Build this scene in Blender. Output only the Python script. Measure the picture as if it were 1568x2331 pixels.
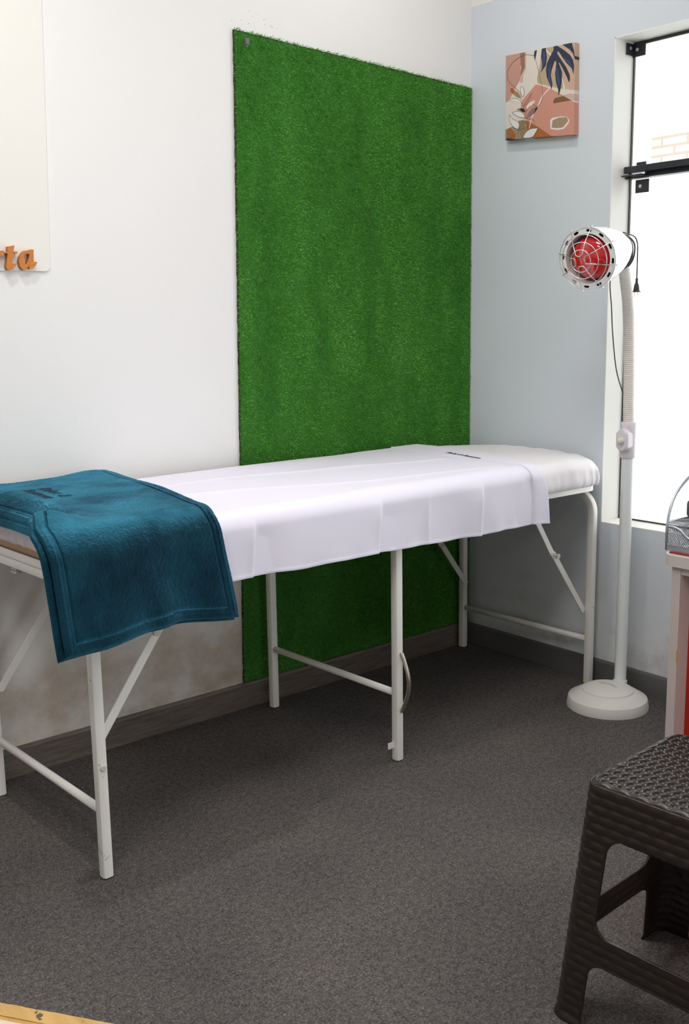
import bpy, math, random
import numpy as np
from mathutils import Vector, Matrix
from mathutils.geometry import tessellate_polygon

PI = math.pi
random.seed(7)
rng = np.random.default_rng(7)
scene = bpy.context.scene
col = scene.collection
for o in list(bpy.data.objects):
    bpy.data.objects.remove(o, do_unlink=True)

# ------------------------------------------------------------------ camera
cd = bpy.data.cameras.new('camera')
cd.sensor_fit = 'VERTICAL'; cd.sensor_height = 36.0
cd.lens = 2368.88 * 36.0 / 2331.0
cd.clip_start = 0.05; cd.clip_end = 60
cam = bpy.data.objects.new('camera', cd); col.objects.link(cam)
_R = Matrix(((0.76503277, 0.12827588, -0.63108649),
             (-0.64381288, 0.12927433, -0.75418374),
             (-0.0151603, 0.98327689, 0.18148476)))
cam.matrix_world = Matrix.Translation((-2.87242, -2.69622, 1.24071)) @ _R.to_4x4()
scene.camera = cam

# ------------------------------------------------------------------ world, exposure, lights
scene.view_settings.view_transform = 'Standard'
scene.view_settings.look = 'None'
scene.view_settings.gamma = 1.0
scene.view_settings.exposure = 0.0
scene.view_settings.use_curve_mapping = False
w = bpy.data.worlds.new('sky'); scene.world = w; w.use_nodes = True
wb = w.node_tree.nodes['Background']
wb.inputs[0].default_value = (0.965, 0.985, 1.0, 1); wb.inputs[1].default_value = 4.2

def area(name, loc, size, power, color, rot=(0, 0, 0), size_y=None, portal=False, shape=None):
    l = bpy.data.lights.new(name, 'AREA'); l.energy = power; l.color = color; l.size = size
    if size_y: l.shape = 'RECTANGLE'; l.size_y = size_y
    if shape: l.shape = shape
    if portal: l.cycles.is_portal = True
    o = bpy.data.objects.new(name, l); o.location = loc; o.rotation_euler = rot
    col.objects.link(o); return o

CEIL = 2.75
DOWNLIGHTS = [(-2.15, -0.72, 9.5), (-0.60, -0.52, 3.8)]     # the two recessed lamps over the table
ROOM_AND_FILL_LAMPS = [(-1.55, -1.40, 6.0), (-3.1, -1.9, 10.0), (-2.4, -3.6, 4.0)]  # main room lamp first; the other two are unseen, added as fill
for x, y, p in DOWNLIGHTS:
    area('downlight_light', (x, y, CEIL - 0.035), 0.06, p, (1.0, 0.965, 0.93), shape='DISK')
for x, y, p in ROOM_AND_FILL_LAMPS:
    area('room_and_fill_light', (x, y, CEIL - 0.035), 0.55, p, (1.0, 0.965, 0.93), size_y=0.55)
area('fill_window_portal', (-1.35, -5.1, 1.15), 1.8, 1.0, (1, 1, 1), rot=(PI / 2, 0, 0), size_y=2.0, portal=True)
area('window_portal', (0.2, -1.36, 1.32), 1.5, 1.0, (1, 1, 1), rot=(0, PI / 2, 0), size_y=1.5, portal=True)

# ------------------------------------------------------------------ helpers
ORG = {}
def tag(o, label=None, cat=None, group=None, kind=None):
    if label: o['label'] = label
    if cat: o['category'] = cat
    if group: o['group'] = group
    if kind: o['kind'] = kind
    return o
def thing(name, loc, label, cat, group=None):
    o = bpy.data.objects.new(name, None); o.empty_display_size = 0.05
    o.location = loc; col.objects.link(o); ORG[o.name] = Vector(loc)
    return tag(o, label, cat, group)
def obj(name, verts, faces, mats, parent=None, smooth=False, origin=None, midx=None):
    """one mesh object; verts are world coordinates"""
    v = np.asarray(verts, float).reshape(-1, 3)
    if parent is not None: org = ORG[parent.name]
    elif origin is not None: org = Vector(origin)
    else:
        lo, hi = v.min(0), v.max(0); org = Vector(((lo[0] + hi[0]) / 2, (lo[1] + hi[1]) / 2, lo[2]))
    me = bpy.data.meshes.new(name)
    me.from_pydata((v - np.array(org)).tolist(), [], faces)
    if not isinstance(mats, (list, tuple)): mats = [mats]
    for m in mats: me.materials.append(m)
    if midx is not None: me.polygons.foreach_set('material_index', midx)
    if smooth: me.polygons.foreach_set('use_smooth', [True] * len(me.polygons))
    me.update()
    o = bpy.data.objects.new(name, me); col.objects.link(o)
    if parent is not None: o.parent = parent
    else: o.location = org
    ORG[o.name] = org
    return o
def autosmooth(o, ang=35):
    me = o.data
    me.polygons.foreach_set('use_smooth', [True] * len(me.polygons))
    try: me.set_sharp_from_angle(angle=math.radians(ang))
    except Exception: pass
    return o
def bevel(o, w=0.002, seg=2, ang=40):
    m = o.modifiers.new('bevel', 'BEVEL'); m.width = w; m.segments = seg
    m.limit_method = 'ANGLE'; m.angle_limit = math.radians(ang); m.harden_normals = False
    return autosmooth(o, ang)

class MB:
    def __init__(s): s.v = []; s.f = []; s.m = []
    def add(s, v, f, mi=0):
        n = len(s.v); s.v += [tuple(map(float, q)) for q in v]; s.f += [tuple(i + n for i in q) for q in f]; s.m += [mi] * len(f)
        return s
    def box(s, lo, hi, mi=0, T=None):
        x0, y0, z0 = lo; x1, y1, z1 = hi
        v = [(x0, y0, z0), (x1, y0, z0), (x1, y1, z0), (x0, y1, z0), (x0, y0, z1), (x1, y0, z1), (x1, y1, z1), (x0, y1, z1)]
        if T: v = [T(*q) for q in v]
        return s.add(v, [(0, 3, 2, 1), (4, 5, 6, 7), (0, 1, 5, 4), (1, 2, 6, 5), (2, 3, 7, 6), (3, 0, 4, 7)], mi)
    def build(s, name, mats, parent=None, smooth=False, **k):
        return obj(name, s.v, s.f, mats, parent, smooth, midx=s.m, **k)

def frames(P, closed=False, up=None):
    P = np.asarray(P, float); n = len(P)
    T = np.zeros_like(P)
    for i in range(n):
        a = P[(i - 1) % n] if (closed or i > 0) else P[i]; b = P[(i + 1) % n] if (closed or i < n - 1) else P[i]
        T[i] = (b - a) / (np.linalg.norm(b - a) + 1e-12)
    u = np.array(up, float) if up is not None else (np.array([0, 0, 1.]) if abs(T[0][2]) < .9 else np.array([1., 0, 0]))
    N = np.zeros_like(P)
    for i in range(n):
        u = u - T[i] * (u @ T[i]); u /= np.linalg.norm(u) + 1e-12; N[i] = u
    return T, N, np.cross(T, N)
def tube(mb, P, r, n=12, closed=False, caps=True, mi=0, up=None):
    P = np.asarray(P, float); T, N, B = frames(P, closed, up); k = len(P)
    r = np.broadcast_to(np.asarray(r, float), (k,))
    base = len(mb.v); vs = []
    for i in range(k):
        for j in range(n):
            a = 2 * PI * j / n
            vs.append(P[i] + (N[i] * math.cos(a) + B[i] * math.sin(a)) * r[i])
    fs = []
    for i in range(k if closed else k - 1):
        i2 = (i + 1) % k
        for j in range(n):
            j2 = (j + 1) % n; fs.append((i * n + j, i * n + j2, i2 * n + j2, i2 * n + j))
    if caps and not closed:
        fs.append(tuple(range(n - 1, -1, -1))); fs.append(tuple((k - 1) * n + j for j in range(n)))
    return mb.add(vs, fs, mi)
def sqtube(mb, P, w, up, rr=0.15, mi=0):
    """square tube with small rounded edges swept along a path; 'up' fixes one face normal"""
    P = np.asarray(P, float); T, N, B = frames(P, False, up)
    h = w / 2; c = h * (1 - rr * 2); prof = []
    for sx, sy in ((1, 1), (-1, 1), (-1, -1), (1, -1)):
        q = [(sx * h, sy * c), (sx * (c + (h - c) * .7), sy * (c + (h - c) * .7)), (sx * c, sy * h)]
        if sx * sy < 0: q = q[::-1]
        prof += q
    n = len(prof); vs = []; fs = []
    for i in range(len(P)):
        for a, b in prof: vs.append(P[i] + N[i] * a + B[i] * b)
    for i in range(len(P) - 1):
        for j in range(n):
            j2 = (j + 1) % n; fs.append((i * n + j, i * n + j2, (i + 1) * n + j2, (i + 1) * n + j))
    fs.append(tuple(range(n - 1, -1, -1))); fs.append(tuple((len(P) - 1) * n + j for j in range(n)))
    return mb.add(vs, fs, mi)
def bez(pts, n=12):
    """Catmull-Rom through points"""
    p = [np.array(q, float) for q in pts]; p = [2 * p[0] - p[1]] + p + [2 * p[-1] - p[-2]]
    out = []
    for i in range(1, len(p) - 2):
        for k in range(n):
            t = k / n
            out.append(.5 * ((2 * p[i]) + (-p[i - 1] + p[i + 1]) * t + (2 * p[i - 1] - 5 * p[i] + 4 * p[i + 1] - p[i + 2]) * t * t + (-p[i - 1] + 3 * p[i] - 3 * p[i + 1] + p[i + 2]) * t ** 3))
    out.append(p[-2]); return np.array(out)
def basis(axis, up=(0, 0, 1)):
    a = np.array(axis, float); a /= np.linalg.norm(a); u = np.array(up, float); u = u if abs(u @ a) < .99 else np.array([1., 0, 0]); u = u - a * (u @ a); u /= np.linalg.norm(u)
    return a, u, np.cross(a, u)
def lathe(mb, prof, org, axis, n=64, mi=0, up=(0, 0, 1), cap0=False, cap1=False):
    a, u, s = basis(axis, up); org = np.array(org, float); vs = []; fs = []
    for d, r in prof:
        for j in range(n):
            t = 2 * PI * j / n; vs.append(org + a * d + (u * math.cos(t) + s * math.sin(t)) * r)
    for i in range(len(prof) - 1):
        for j in range(n):
            j2 = (j + 1) % n; fs.append((i * n + j, i * n + j2, (i + 1) * n + j2, (i + 1) * n + j))
    if cap0: fs.append(tuple(range(n - 1, -1, -1)))
    if cap1: fs.append(tuple((len(prof) - 1) * n + j for j in range(n)))
    return mb.add(vs, fs, mi)
def prism(mb, poly, holes, M, d0, d1, mi=0):
    """extrude a 2D polygon (with holes); M(u,v,d) gives the world point"""
    loops = [poly] + list(holes)
    tris = tessellate_polygon([[Vector((x, y, 0)) for x, y in L] for L in loops])
    flat = [q for L in loops for q in L]; n = len(flat)
    vs = [M(x, y, d1) for x, y in flat] + [M(x, y, d0) for x, y in flat]
    fs = [tuple(t) for t in tris] + [tuple(i + n for i in reversed(t)) for t in tris]
    k = 0
    for L in loops:
        for i in range(len(L)):
            a, b = k + i, k + (i + 1) % len(L); fs.append((a, a + n, b + n, b))
        k += len(L)
    return mb.add(vs, fs, mi)
def fix_normals(o):
    import bmesh
    bm = bmesh.new(); bm.from_mesh(o.data); bmesh.ops.recalc_face_normals(bm, faces=bm.faces); bm.to_mesh(o.data); bm.free(); return o
def vnoise(x, y, seed=0):
    """smooth value noise on numpy arrays"""
    g = np.random.default_rng(seed).random((64, 64)); xi = np.floor(x).astype(int); yi = np.floor(y).astype(int)
    fx = x - xi; fy = y - yi; fx = fx * fx * (3 - 2 * fx); fy = fy * fy * (3 - 2 * fy)
    G = lambda a, b: g[a % 64, b % 64]
    return (G(xi, yi) * (1 - fx) + G(xi + 1, yi) * fx) * (1 - fy) + (G(xi, yi + 1) * (1 - fx) + G(xi + 1, yi + 1) * fx) * fy
def grid_faces(nu, nv, off=0, flip=False, wrap=False):
    i, j = np.meshgrid(np.arange(nu if wrap else nu - 1), np.arange(nv - 1), indexing='ij'); i2 = (i + 1) % nu
    q = np.stack([i * nv + j, i2 * nv + j, i2 * nv + j + 1, i * nv + j + 1], -1).reshape(-1, 4) + off
    if flip: q = q[:, ::-1]
    return [tuple(r) for r in q.tolist()]
def slab(P, thick, er, groove=None, extra=None):
    """closed cloth slab about the surface grid P (nu,nv,3); rounded rims; optional stitched groove"""
    nu, nv, _ = P.shape
    du = np.gradient(P, axis=0); dv = np.gradient(P, axis=1); N = np.cross(du, dv); N /= np.linalg.norm(N, axis=2, keepdims=True) + 1e-12
    su = np.concatenate([np.zeros((1, nv)), np.cumsum(np.linalg.norm(np.diff(P, axis=0), axis=2), 0)]); sv = np.concatenate([np.zeros((nu, 1)), np.cumsum(np.linalg.norm(np.diff(P, axis=1), axis=2), 1)], 1)
    e = np.minimum(np.minimum(su, su[-1:] - su), np.minimum(sv, sv[:, -1:] - sv))
    f = np.sqrt(np.clip(1 - (1 - np.clip(e / er, 0, 1)) ** 2, 0, 1)) * thick / 2
    top = f.copy()
    if groove:
        gd, gw, ga = groove; top = top - ga * np.exp(-((e - gd) / gw) ** 2) + ga * .5 * np.exp(-((e - gd * .45) / (gw * 1.6)) ** 2)
    if extra is not None: top = top + extra
    A = P + N * top[..., None]; B = P - N * f[..., None]
    V = np.concatenate([A.reshape(-1, 3), B.reshape(-1, 3)])
    return V, grid_faces(nu, nv) + grid_faces(nu, nv, nu * nv, True)

# ------------------------------------------------------------------ materials
def mat(name, base=(.8, .8, .8), rough=.5, metal=0., spec=.5, coat=0., sheen=None, bump=None, build=None):
    m = bpy.data.materials.new(name); m.use_nodes = True; nt = m.node_tree; b = nt.nodes['Principled BSDF']
    b.inputs['Base Color'].default_value = (*base, 1); b.inputs['Roughness'].default_value = rough; b.inputs['Metallic'].default_value = metal
    b.inputs['Specular IOR Level'].default_value = spec
    if coat: b.inputs['Coat Weight'].default_value = coat; b.inputs['Coat Roughness'].default_value = .05
    if sheen: b.inputs['Sheen Weight'].default_value = sheen[0]; b.inputs['Sheen Roughness'].default_value = sheen[1]; b.inputs['Sheen Tint'].default_value = (*sheen[2], 1)
    if bump:
        sc, st, di = bump; n = noise(nt, sc, 3, .6); bp = nt.nodes.new('ShaderNodeBump'); bp.inputs['Strength'].default_value = st; bp.inputs['Distance'].default_value = di
        nt.links.new(n.outputs[0], bp.inputs['Height']); nt.links.new(bp.outputs[0], b.inputs['Normal'])
    if build: build(nt, b)
    return m
def texco(nt, scale=(1, 1, 1), loc=(0, 0, 0)):
    t = nt.nodes.new('ShaderNodeTexCoord'); mp = nt.nodes.new('ShaderNodeMapping'); mp.inputs['Scale'].default_value = scale; mp.inputs['Location'].default_value = loc
    nt.links.new(t.outputs['Object'], mp.inputs[0]); return mp
def noise(nt, scale, detail=3, rough=.5, stretch=(1, 1, 1), loc=(0, 0, 0)):
    n = nt.nodes.new('ShaderNodeTexNoise'); n.inputs['Scale'].default_value = scale; n.inputs['Detail'].default_value = detail; n.inputs['Roughness'].default_value = rough
    nt.links.new(texco(nt, stretch, loc).outputs[0], n.inputs['Vector']); return n
def ramp(nt, src, stops):
    r = nt.nodes.new('ShaderNodeValToRGB'); e = r.color_ramp.elements
    while len(e) < len(stops): e.new(0.5)
    for k, (p, c) in enumerate(stops): e[k].position = p; e[k].color = (*c, 1) if len(c) == 3 else c
    nt.links.new(src, r.inputs[0]); return r
def mix(nt, fac, a, b, mode='MIX'):
    m = nt.nodes.new('ShaderNodeMix'); m.data_type = 'RGBA'; m.blend_type = mode
    for v, i in ((fac, 0), (a, 6), (b, 7)):
        if hasattr(v, 'is_linked') or hasattr(v, 'node'): nt.links.new(v, m.inputs[i])
        else: m.inputs[i].default_value = v if i == 0 else (*v, 1)
    return m.outputs[2]
def math_(nt, op, a, b=None, clamp=False):
    m = nt.nodes.new('ShaderNodeMath'); m.operation = op; m.use_clamp = clamp
    for i, v in enumerate((a, b)):
        if v is None: continue
        if hasattr(v, 'node'): nt.links.new(v, m.inputs[i])
        else: m.inputs[i].default_value = v
    return m.outputs[0]
def setbump(nt, b, h, st, di):
    bp = nt.nodes.new('ShaderNodeBump'); bp.inputs['Strength'].default_value = st; bp.inputs['Distance'].default_value = di
    nt.links.new(h, bp.inputs['Height']); nt.links.new(bp.outputs[0], b.inputs['Normal'])

def carpet_nodes(nt, b):
    fine = noise(nt, 210, 4, .85, (1, 1.0, 1)); med = noise(nt, 70, 4, .75); big = noise(nt, 2.2, 3, .55, loc=(3, 1, 0))
    r = ramp(nt, fine.outputs[0], [(.34, (.018, .017, .018)), (.47, (.080, .075, .074)), (.56, (.150, .143, .138)), (.68, (.42, .41, .39))])
    c = mix(nt, .35, r.outputs[0], ramp(nt, med.outputs[0], [(.36, (.035, .032, .034)), (.64, (.235, .205, .195))]).outputs[0])
    c = mix(nt, 1.0, c, ramp(nt, big.outputs[0], [(.3, (.8, .8, .82)), (.7, (1.12, 1.1, 1.08))]).outputs[0], 'MULTIPLY')
    v = nt.nodes.new('ShaderNodeTexVoronoi'); v.inputs['Scale'].default_value = 19; nt.links.new(texco(nt).outputs[0], v.inputs['Vector'])
    lint = ramp(nt, v.outputs['Distance'], [(.0, (1, 1, 1)), (.028, (1, 1, 1)), (.036, (0, 0, 0))])
    sel = noise(nt, 9, 1, .5, loc=(7, 2, 0)); lf = math_(nt, 'MULTIPLY', lint.outputs[0], math_(nt, 'GREATER_THAN', sel.outputs[0], .66))
    c = mix(nt, lf, c, (.55, .53, .5))
    nt.links.new(c, b.inputs['Base Color']); setbump(nt, b, fine.outputs[0], .7, .003)
M_carpet = mat('grey_carpet', rough=.97, spec=.15, build=carpet_nodes)

def wall_nodes(nt, b):
    t = nt.nodes.new('ShaderNodeTexCoord'); s = nt.nodes.new('ShaderNodeSeparateXYZ'); nt.links.new(t.outputs['Object'], s.inputs[0])
    # grubby scuffs low on the wall, where chairs and feet rub it
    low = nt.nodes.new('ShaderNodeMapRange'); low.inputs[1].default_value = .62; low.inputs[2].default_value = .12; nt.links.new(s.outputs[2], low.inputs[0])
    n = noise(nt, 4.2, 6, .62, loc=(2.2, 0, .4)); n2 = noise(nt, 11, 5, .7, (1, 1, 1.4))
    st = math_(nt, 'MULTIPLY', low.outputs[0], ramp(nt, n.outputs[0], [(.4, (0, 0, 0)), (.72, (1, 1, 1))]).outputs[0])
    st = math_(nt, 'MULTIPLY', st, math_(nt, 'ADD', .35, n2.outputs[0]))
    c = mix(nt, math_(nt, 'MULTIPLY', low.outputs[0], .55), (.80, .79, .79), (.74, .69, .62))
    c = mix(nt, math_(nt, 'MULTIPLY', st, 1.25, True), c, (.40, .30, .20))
    nt.links.new(c, b.inputs['Base Color'])
    f = noise(nt, 22, 3, .6); setbump(nt, b, f.outputs[0], .12, .004)
M_wall = mat('off_white_wall_paint', rough=.6, spec=.25, build=wall_nodes)
def grey_nodes(nt, b):
    t = nt.nodes.new('ShaderNodeTexCoord'); s = nt.nodes.new('ShaderNodeSeparateXYZ'); nt.links.new(t.outputs['Object'], s.inputs[0])
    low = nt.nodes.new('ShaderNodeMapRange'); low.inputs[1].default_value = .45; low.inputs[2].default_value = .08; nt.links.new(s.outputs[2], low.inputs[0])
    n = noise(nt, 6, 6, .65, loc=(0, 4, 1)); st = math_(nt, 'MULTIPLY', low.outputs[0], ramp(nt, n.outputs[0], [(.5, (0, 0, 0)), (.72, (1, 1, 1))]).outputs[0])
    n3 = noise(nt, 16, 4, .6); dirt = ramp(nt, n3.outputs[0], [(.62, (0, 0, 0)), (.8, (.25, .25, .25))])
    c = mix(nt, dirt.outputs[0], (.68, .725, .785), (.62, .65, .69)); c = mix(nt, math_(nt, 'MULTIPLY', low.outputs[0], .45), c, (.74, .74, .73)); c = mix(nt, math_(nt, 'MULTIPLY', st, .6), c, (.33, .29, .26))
    nt.links.new(c, b.inputs['Base Color']); f = noise(nt, 30, 3, .6); setbump(nt, b, f.outputs[0], .1, .004)
M_grey = mat('blue_grey_wall_paint', rough=.55, spec=.3, build=grey_nodes)
M_white = mat('plain_white_paint', (.86, .845, .82), .6, spec=.3)
M_ceil = mat('ceiling_paint', (.85, .84, .82), .8)
def wood_base_nodes(nt, b):
    n = noise(nt, 5, 6, .65, (1.2, 1.2, 16)); n2 = noise(nt, 30, 4, .7, (.5, .5, 6))
    r = ramp(nt, n.outputs[0], [(.3, (.085, .068, .058)), (.55, (.17, .142, .125)), (.75, (.25, .215, .19))])
    c = mix(nt, .35, r.outputs[0], ramp(nt, n2.outputs[0], [(.3, (.06, .05, .042)), (.7, (.26, .22, .19))]).outputs[0]); nt.links.new(c, b.inputs['Base Color'])
M_baseb = mat('grey_brown_wood_skirting', rough=.45, build=wood_base_nodes)
M_based = mat('dark_grey_skirting', (.12, .12, .12), .45)
M_metal = mat('cream_white_enamel', (.88, .865, .83), .38, spec=.5, bump=(300, .05, .001))
M_bolt = mat('painted_bolt', (.62, .60, .55), .35)
M_steel = mat('brushed_steel', (.55, .50, .44), .32, 1.0)
M_tan = mat('tan_vinyl', (.50, .27, .13), .5, bump=(180, .15, .002))
M_sheet = mat('white_fitted_cloth', (.84, .80, .84), .85, spec=.2, sheen=(.25, .5, (1, 1, 1)), bump=(420, .12, .001))
M_cover = mat('white_lavender_cloth', (.80, .77, .90), .85, spec=.2, sheen=(.25, .5, (1, 1, 1)), bump=(600, .1, .0008))
M_thread = mat('dark_thread', (.05, .05, .07), .8)
def velvet_nodes(nt, b):
    n = noise(nt, 5.5, 4, .6, (1, 1.2, .8), loc=(.3, 1.1, .2)); f = noise(nt, 420, 3, .8); g = noise(nt, 150, 3, .7)
    nt.links.new(ramp(nt, n.outputs[0], [(.38, (.0005, .005, .013)), (.5, (.001, .014, .032)), (.64, (.003, .045, .085))]).outputs[0], b.inputs['Base Color'])
    nt.links.new(ramp(nt, n.outputs[0], [(.35, (.5,) * 3), (.55, (1.,) * 3)]).outputs[0], b.inputs['Sheen Weight'])
    # the nap hangs downwards, so the pile faces lean with gravity
    ge = nt.nodes.new('ShaderNodeNewGeometry'); mp = nt.nodes.new('ShaderNodeVectorMath'); mp.operation = 'MULTIPLY_ADD'
    lean = nt.nodes.new('ShaderNodeCombineXYZ'); lean.inputs[0].default_value = .12; lean.inputs[1].default_value = -.08; lean.inputs[2].default_value = -.75
    k = math_(nt, 'ADD', .55, math_(nt, 'MULTIPLY', noise(nt, 8, 3, .6, loc=(4, 0, 2)).outputs[0], .9)); sc = nt.nodes.new('ShaderNodeVectorMath'); sc.operation = 'SCALE'
    nt.links.new(lean.outputs[0], sc.inputs[0]); nt.links.new(k, sc.inputs['Scale']); ad = nt.nodes.new('ShaderNodeVectorMath'); ad.operation = 'ADD'
    nt.links.new(ge.outputs['Normal'], ad.inputs[0]); nt.links.new(sc.outputs[0], ad.inputs[1]); no = nt.nodes.new('ShaderNodeVectorMath'); no.operation = 'NORMALIZE'; nt.links.new(ad.outputs[0], no.inputs[0]); nt.nodes.remove(mp)
    h = math_(nt, 'ADD', math_(nt, 'MULTIPLY', f.outputs[0], .5), math_(nt, 'MULTIPLY', g.outputs[0], .9)); bp = nt.nodes.new('ShaderNodeBump'); bp.inputs['Strength'].default_value = .8; bp.inputs['Distance'].default_value = .0022
    nt.links.new(h, bp.inputs['Height']); nt.links.new(no.outputs[0], bp.inputs['Normal']); nt.links.new(bp.outputs[0], b.inputs['Normal'])
    gl = nt.nodes.new('ShaderNodeBsdfAnisotropic') if hasattr(bpy.types, 'ShaderNodeBsdfAnisotropic') else nt.nodes.new('ShaderNodeBsdfGlossy')
    gl.inputs['Roughness'].default_value = .37; nt.links.new(ramp(nt, n.outputs[0], [(.34, (.03, .22, .36)), (.6, (.10, .50, .72))]).outputs[0], gl.inputs[0]); nt.links.new(bp.outputs[0], gl.inputs['Normal'])
    ms = nt.nodes.new('ShaderNodeMixShader'); ms.inputs[0].default_value = .36; nt.links.new(b.outputs[0], ms.inputs[1]); nt.links.new(gl.outputs[0], ms.inputs[2]); nt.links.new(ms.outputs[0], nt.nodes['Material Output'].inputs[0])
M_velvet = mat('teal_plush', rough=.75, spec=.25, sheen=(1.0, .32, (.16, .62, .95)), build=velvet_nodes)
M_emboss = mat('embossed_plush', (.003, .035, .065), .9)
def grass_nodes(nt, b):
    a = nt.nodes.new('ShaderNodeAttribute'); a.attribute_name = 'tone'
    r = ramp(nt, a.outputs['Fac'], [(0, (.05, .22, .02)), (.5, (.125, .46, .045)), (.85, (.23, .62, .10)), (1, (.5, .8, .38))])
    nt.links.new(r.outputs[0], b.inputs['Base Color'])
M_grass = mat('plastic_grass_blades', rough=.38, spec=.5, build=grass_nodes)
M_backing = mat('brown_black_backing', (.035, .028, .018), .9)
M_thatch = mat('green_thatch_layer', (.03, .17, .015), .8, bump=(250, .8, .004))
M_clip = mat('grey_clip', (.13, .13, .13), .5)
M_black = mat('black_painted_steel', (.018, .02, .028), .4)
M_greyscrew = mat('zinc_screw', (.7, .66, .6), .35, .6)
M_frame_edge = mat('dark_green_seal', (.025, .03, .02), .5)
def glass_mat():
    m = bpy.data.materials.new('window_glass'); m.use_nodes = True; nt = m.node_tree; nt.nodes.clear()
    o = nt.nodes.new('ShaderNodeOutputMaterial'); t = nt.nodes.new('ShaderNodeBsdfTransparent'); g = nt.nodes.new('ShaderNodeBsdfGlossy'); g.inputs['Roughness'].default_value = .02
    t.inputs[0].default_value = (.95, .96, .95, 1); f = nt.nodes.new('ShaderNodeFresnel'); f.inputs[0].default_value = 1.3; s = nt.nodes.new('ShaderNodeMixShader')
    nt.links.new(f.outputs[0], s.inputs[0]); nt.links.new(t.outputs[0], s.inputs[1]); nt.links.new(g.outputs[0], s.inputs[2]); nt.links.new(s.outputs[0], o.inputs[0]); return m
M_glass = glass_mat()
def emis(name, c, s):
    m = bpy.data.materials.new(name); m.use_nodes = True; nt = m.node_tree; nt.nodes.clear(); o = nt.nodes.new('ShaderNodeOutputMaterial'); e = nt.nodes.new('ShaderNodeEmission')
    e.inputs[0].default_value = (*c, 1); e.inputs[1].default_value = s; nt.links.new(e.outputs[0], o.inputs[0]); return m
M_lampglow = emis('lamp_diffuser', (1, .95, .9), 8)
def brick_nodes(nt, b):
    t = nt.nodes.new('ShaderNodeTexBrick'); tc = nt.nodes.new('ShaderNodeTexCoord'); se = nt.nodes.new('ShaderNodeSeparateXYZ'); mp = nt.nodes.new('ShaderNodeCombineXYZ'); nt.links.new(tc.outputs['Object'], se.inputs[0]); nt.links.new(se.outputs[1], mp.inputs[0]); nt.links.new(se.outputs[2], mp.inputs[1])
    nt.links.new(mp.outputs[0], t.inputs['Vector']); t.inputs['Scale'].default_value = 1.0; t.inputs['Brick Width'].default_value = .24; t.inputs['Row Height'].default_value = .072
    t.inputs['Color1'].default_value = (.29, .27, .25, 1); t.inputs['Color2'].default_value = (.36, .33, .31, 1); t.inputs['Mortar'].default_value = (.26, .21, .175, 1); t.inputs['Mortar Size'].default_value = .011
    nt.links.new(t.outputs[0], b.inputs['Base Color'])
M_brick = mat('orange_brick', rough=.9, build=brick_nodes)
M_lampwhite = mat('glossy_white_plastic', (.80, .80, .79), .3, spec=.5)
M_pole = mat('pale_enamel_pole', (.80, .84, .85), .25, spec=.5)
M_collar = mat('lilac_white_plastic', (.74, .69, .75), .35)
M_neck = mat('cream_corrugated_plastic', (.80, .745, .71), .45)
M_basep = mat('white_textured_base', (.76, .74, .70), .5, bump=(700, .15, .0008))
M_red = mat('red_lamp_glass', (.60, .006, .012), .08, spec=.7, coat=1.0)
M_chrome = mat('chrome_wire', (.82, .82, .82), .18, 1.0)
M_slot_shade = mat('slot_shade', (.02, .035, .03), .7)
M_cord = mat('black_rubber_cord', (.035, .038, .042), .45)
M_brass = mat('plug_pin_metal', (.8, .74, .6), .25, 1.0)
M_desk = mat('pale_grey_laminate', (.60, .535, .50), .45, bump=(60, .05, .001))
M_deskin = mat('pale_grey_laminate_inside', (.56, .49, .46), .4)
M_redpanel = mat('red_laminate', (.50, .014, .004), .35)
M_folder = mat('dark_red_folder', (.22, .015, .015), .45)
M_mesh = mat('silver_wire_mesh', (.50, .54, .60), .35, .7)
M_darkitem = mat('grey_plastic', (.12, .12, .12), .4)
M_stool = mat('dark_brown_moulded_plastic', (.024, .0165, .0145), .27, spec=.5)
M_board = mat('ivory_board', (.79, .775, .735), .45, spec=.4)
def orange_nodes(nt, b):
    n = noise(nt, 60, 4, .6, (1, 1, 5)); nt.links.new(ramp(nt, n.outputs[0], [(.3, (.47, .15, .022)), (.7, (.60, .22, .04))]).outputs[0], b.inputs['Base Color'])
M_orange = mat('orange_brown_letter', rough=.5, build=orange_nodes)
def pine_nodes(nt, b):
    n = noise(nt, 12, 5, .6, (6, 1.2, 4)); n2 = noise(nt, 26, 5, .7, loc=(5, 3, 0))
    c = ramp(nt, n.outputs[0], [(.3, (.50, .29, .085)), (.7, (.64, .40, .13))]).outputs[0]
    c = mix(nt, ramp(nt, n2.outputs[0], [(.66, (0, 0, 0)), (.74, (1, 1, 1))]).outputs[0], c, (.13, .085, .04)); nt.links.new(c, b.inputs['Base Color'])
M_pine = mat('worn_yellow_pine_edging', rough=.55, build=pine_nodes)
M_beige = mat('beige_table_surface', (.72, .62, .50), .45)
M_dirtline = mat('dirty_joint', (.12, .085, .045), .8, bump=(90, .5, .002))
ART_COL = dict(bg=(.74, .66, .60), pink=(.56, .30, .24), mauve=(.33, .155, .11), palep=(.62, .43, .39), cream=(.60, .40, .29), tan=(.49, .36, .24), line=(.80, .75, .71), rose=(.62, .285, .215),
    brown=(.20, .105, .04), white=(.80, .74, .70), taupe=(.36, .26, .17), rust=(.38, .125, .04), khaki=(.30, .21, .115), blue=(.012, .04, .13), navy=(.022, .035, .065), blue2=(.05, .065, .16), ochre=(.42, .22, .095), black=(.012, .016, .018), lilac=(.28, .16, .17), cloud=(.78, .75, .73), ink=(.13, .11, .10))
M_art = {k: mat('canvas_' + k, v, .75, bump=(500, .1, .0006)) for k, v in ART_COL.items()}

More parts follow.
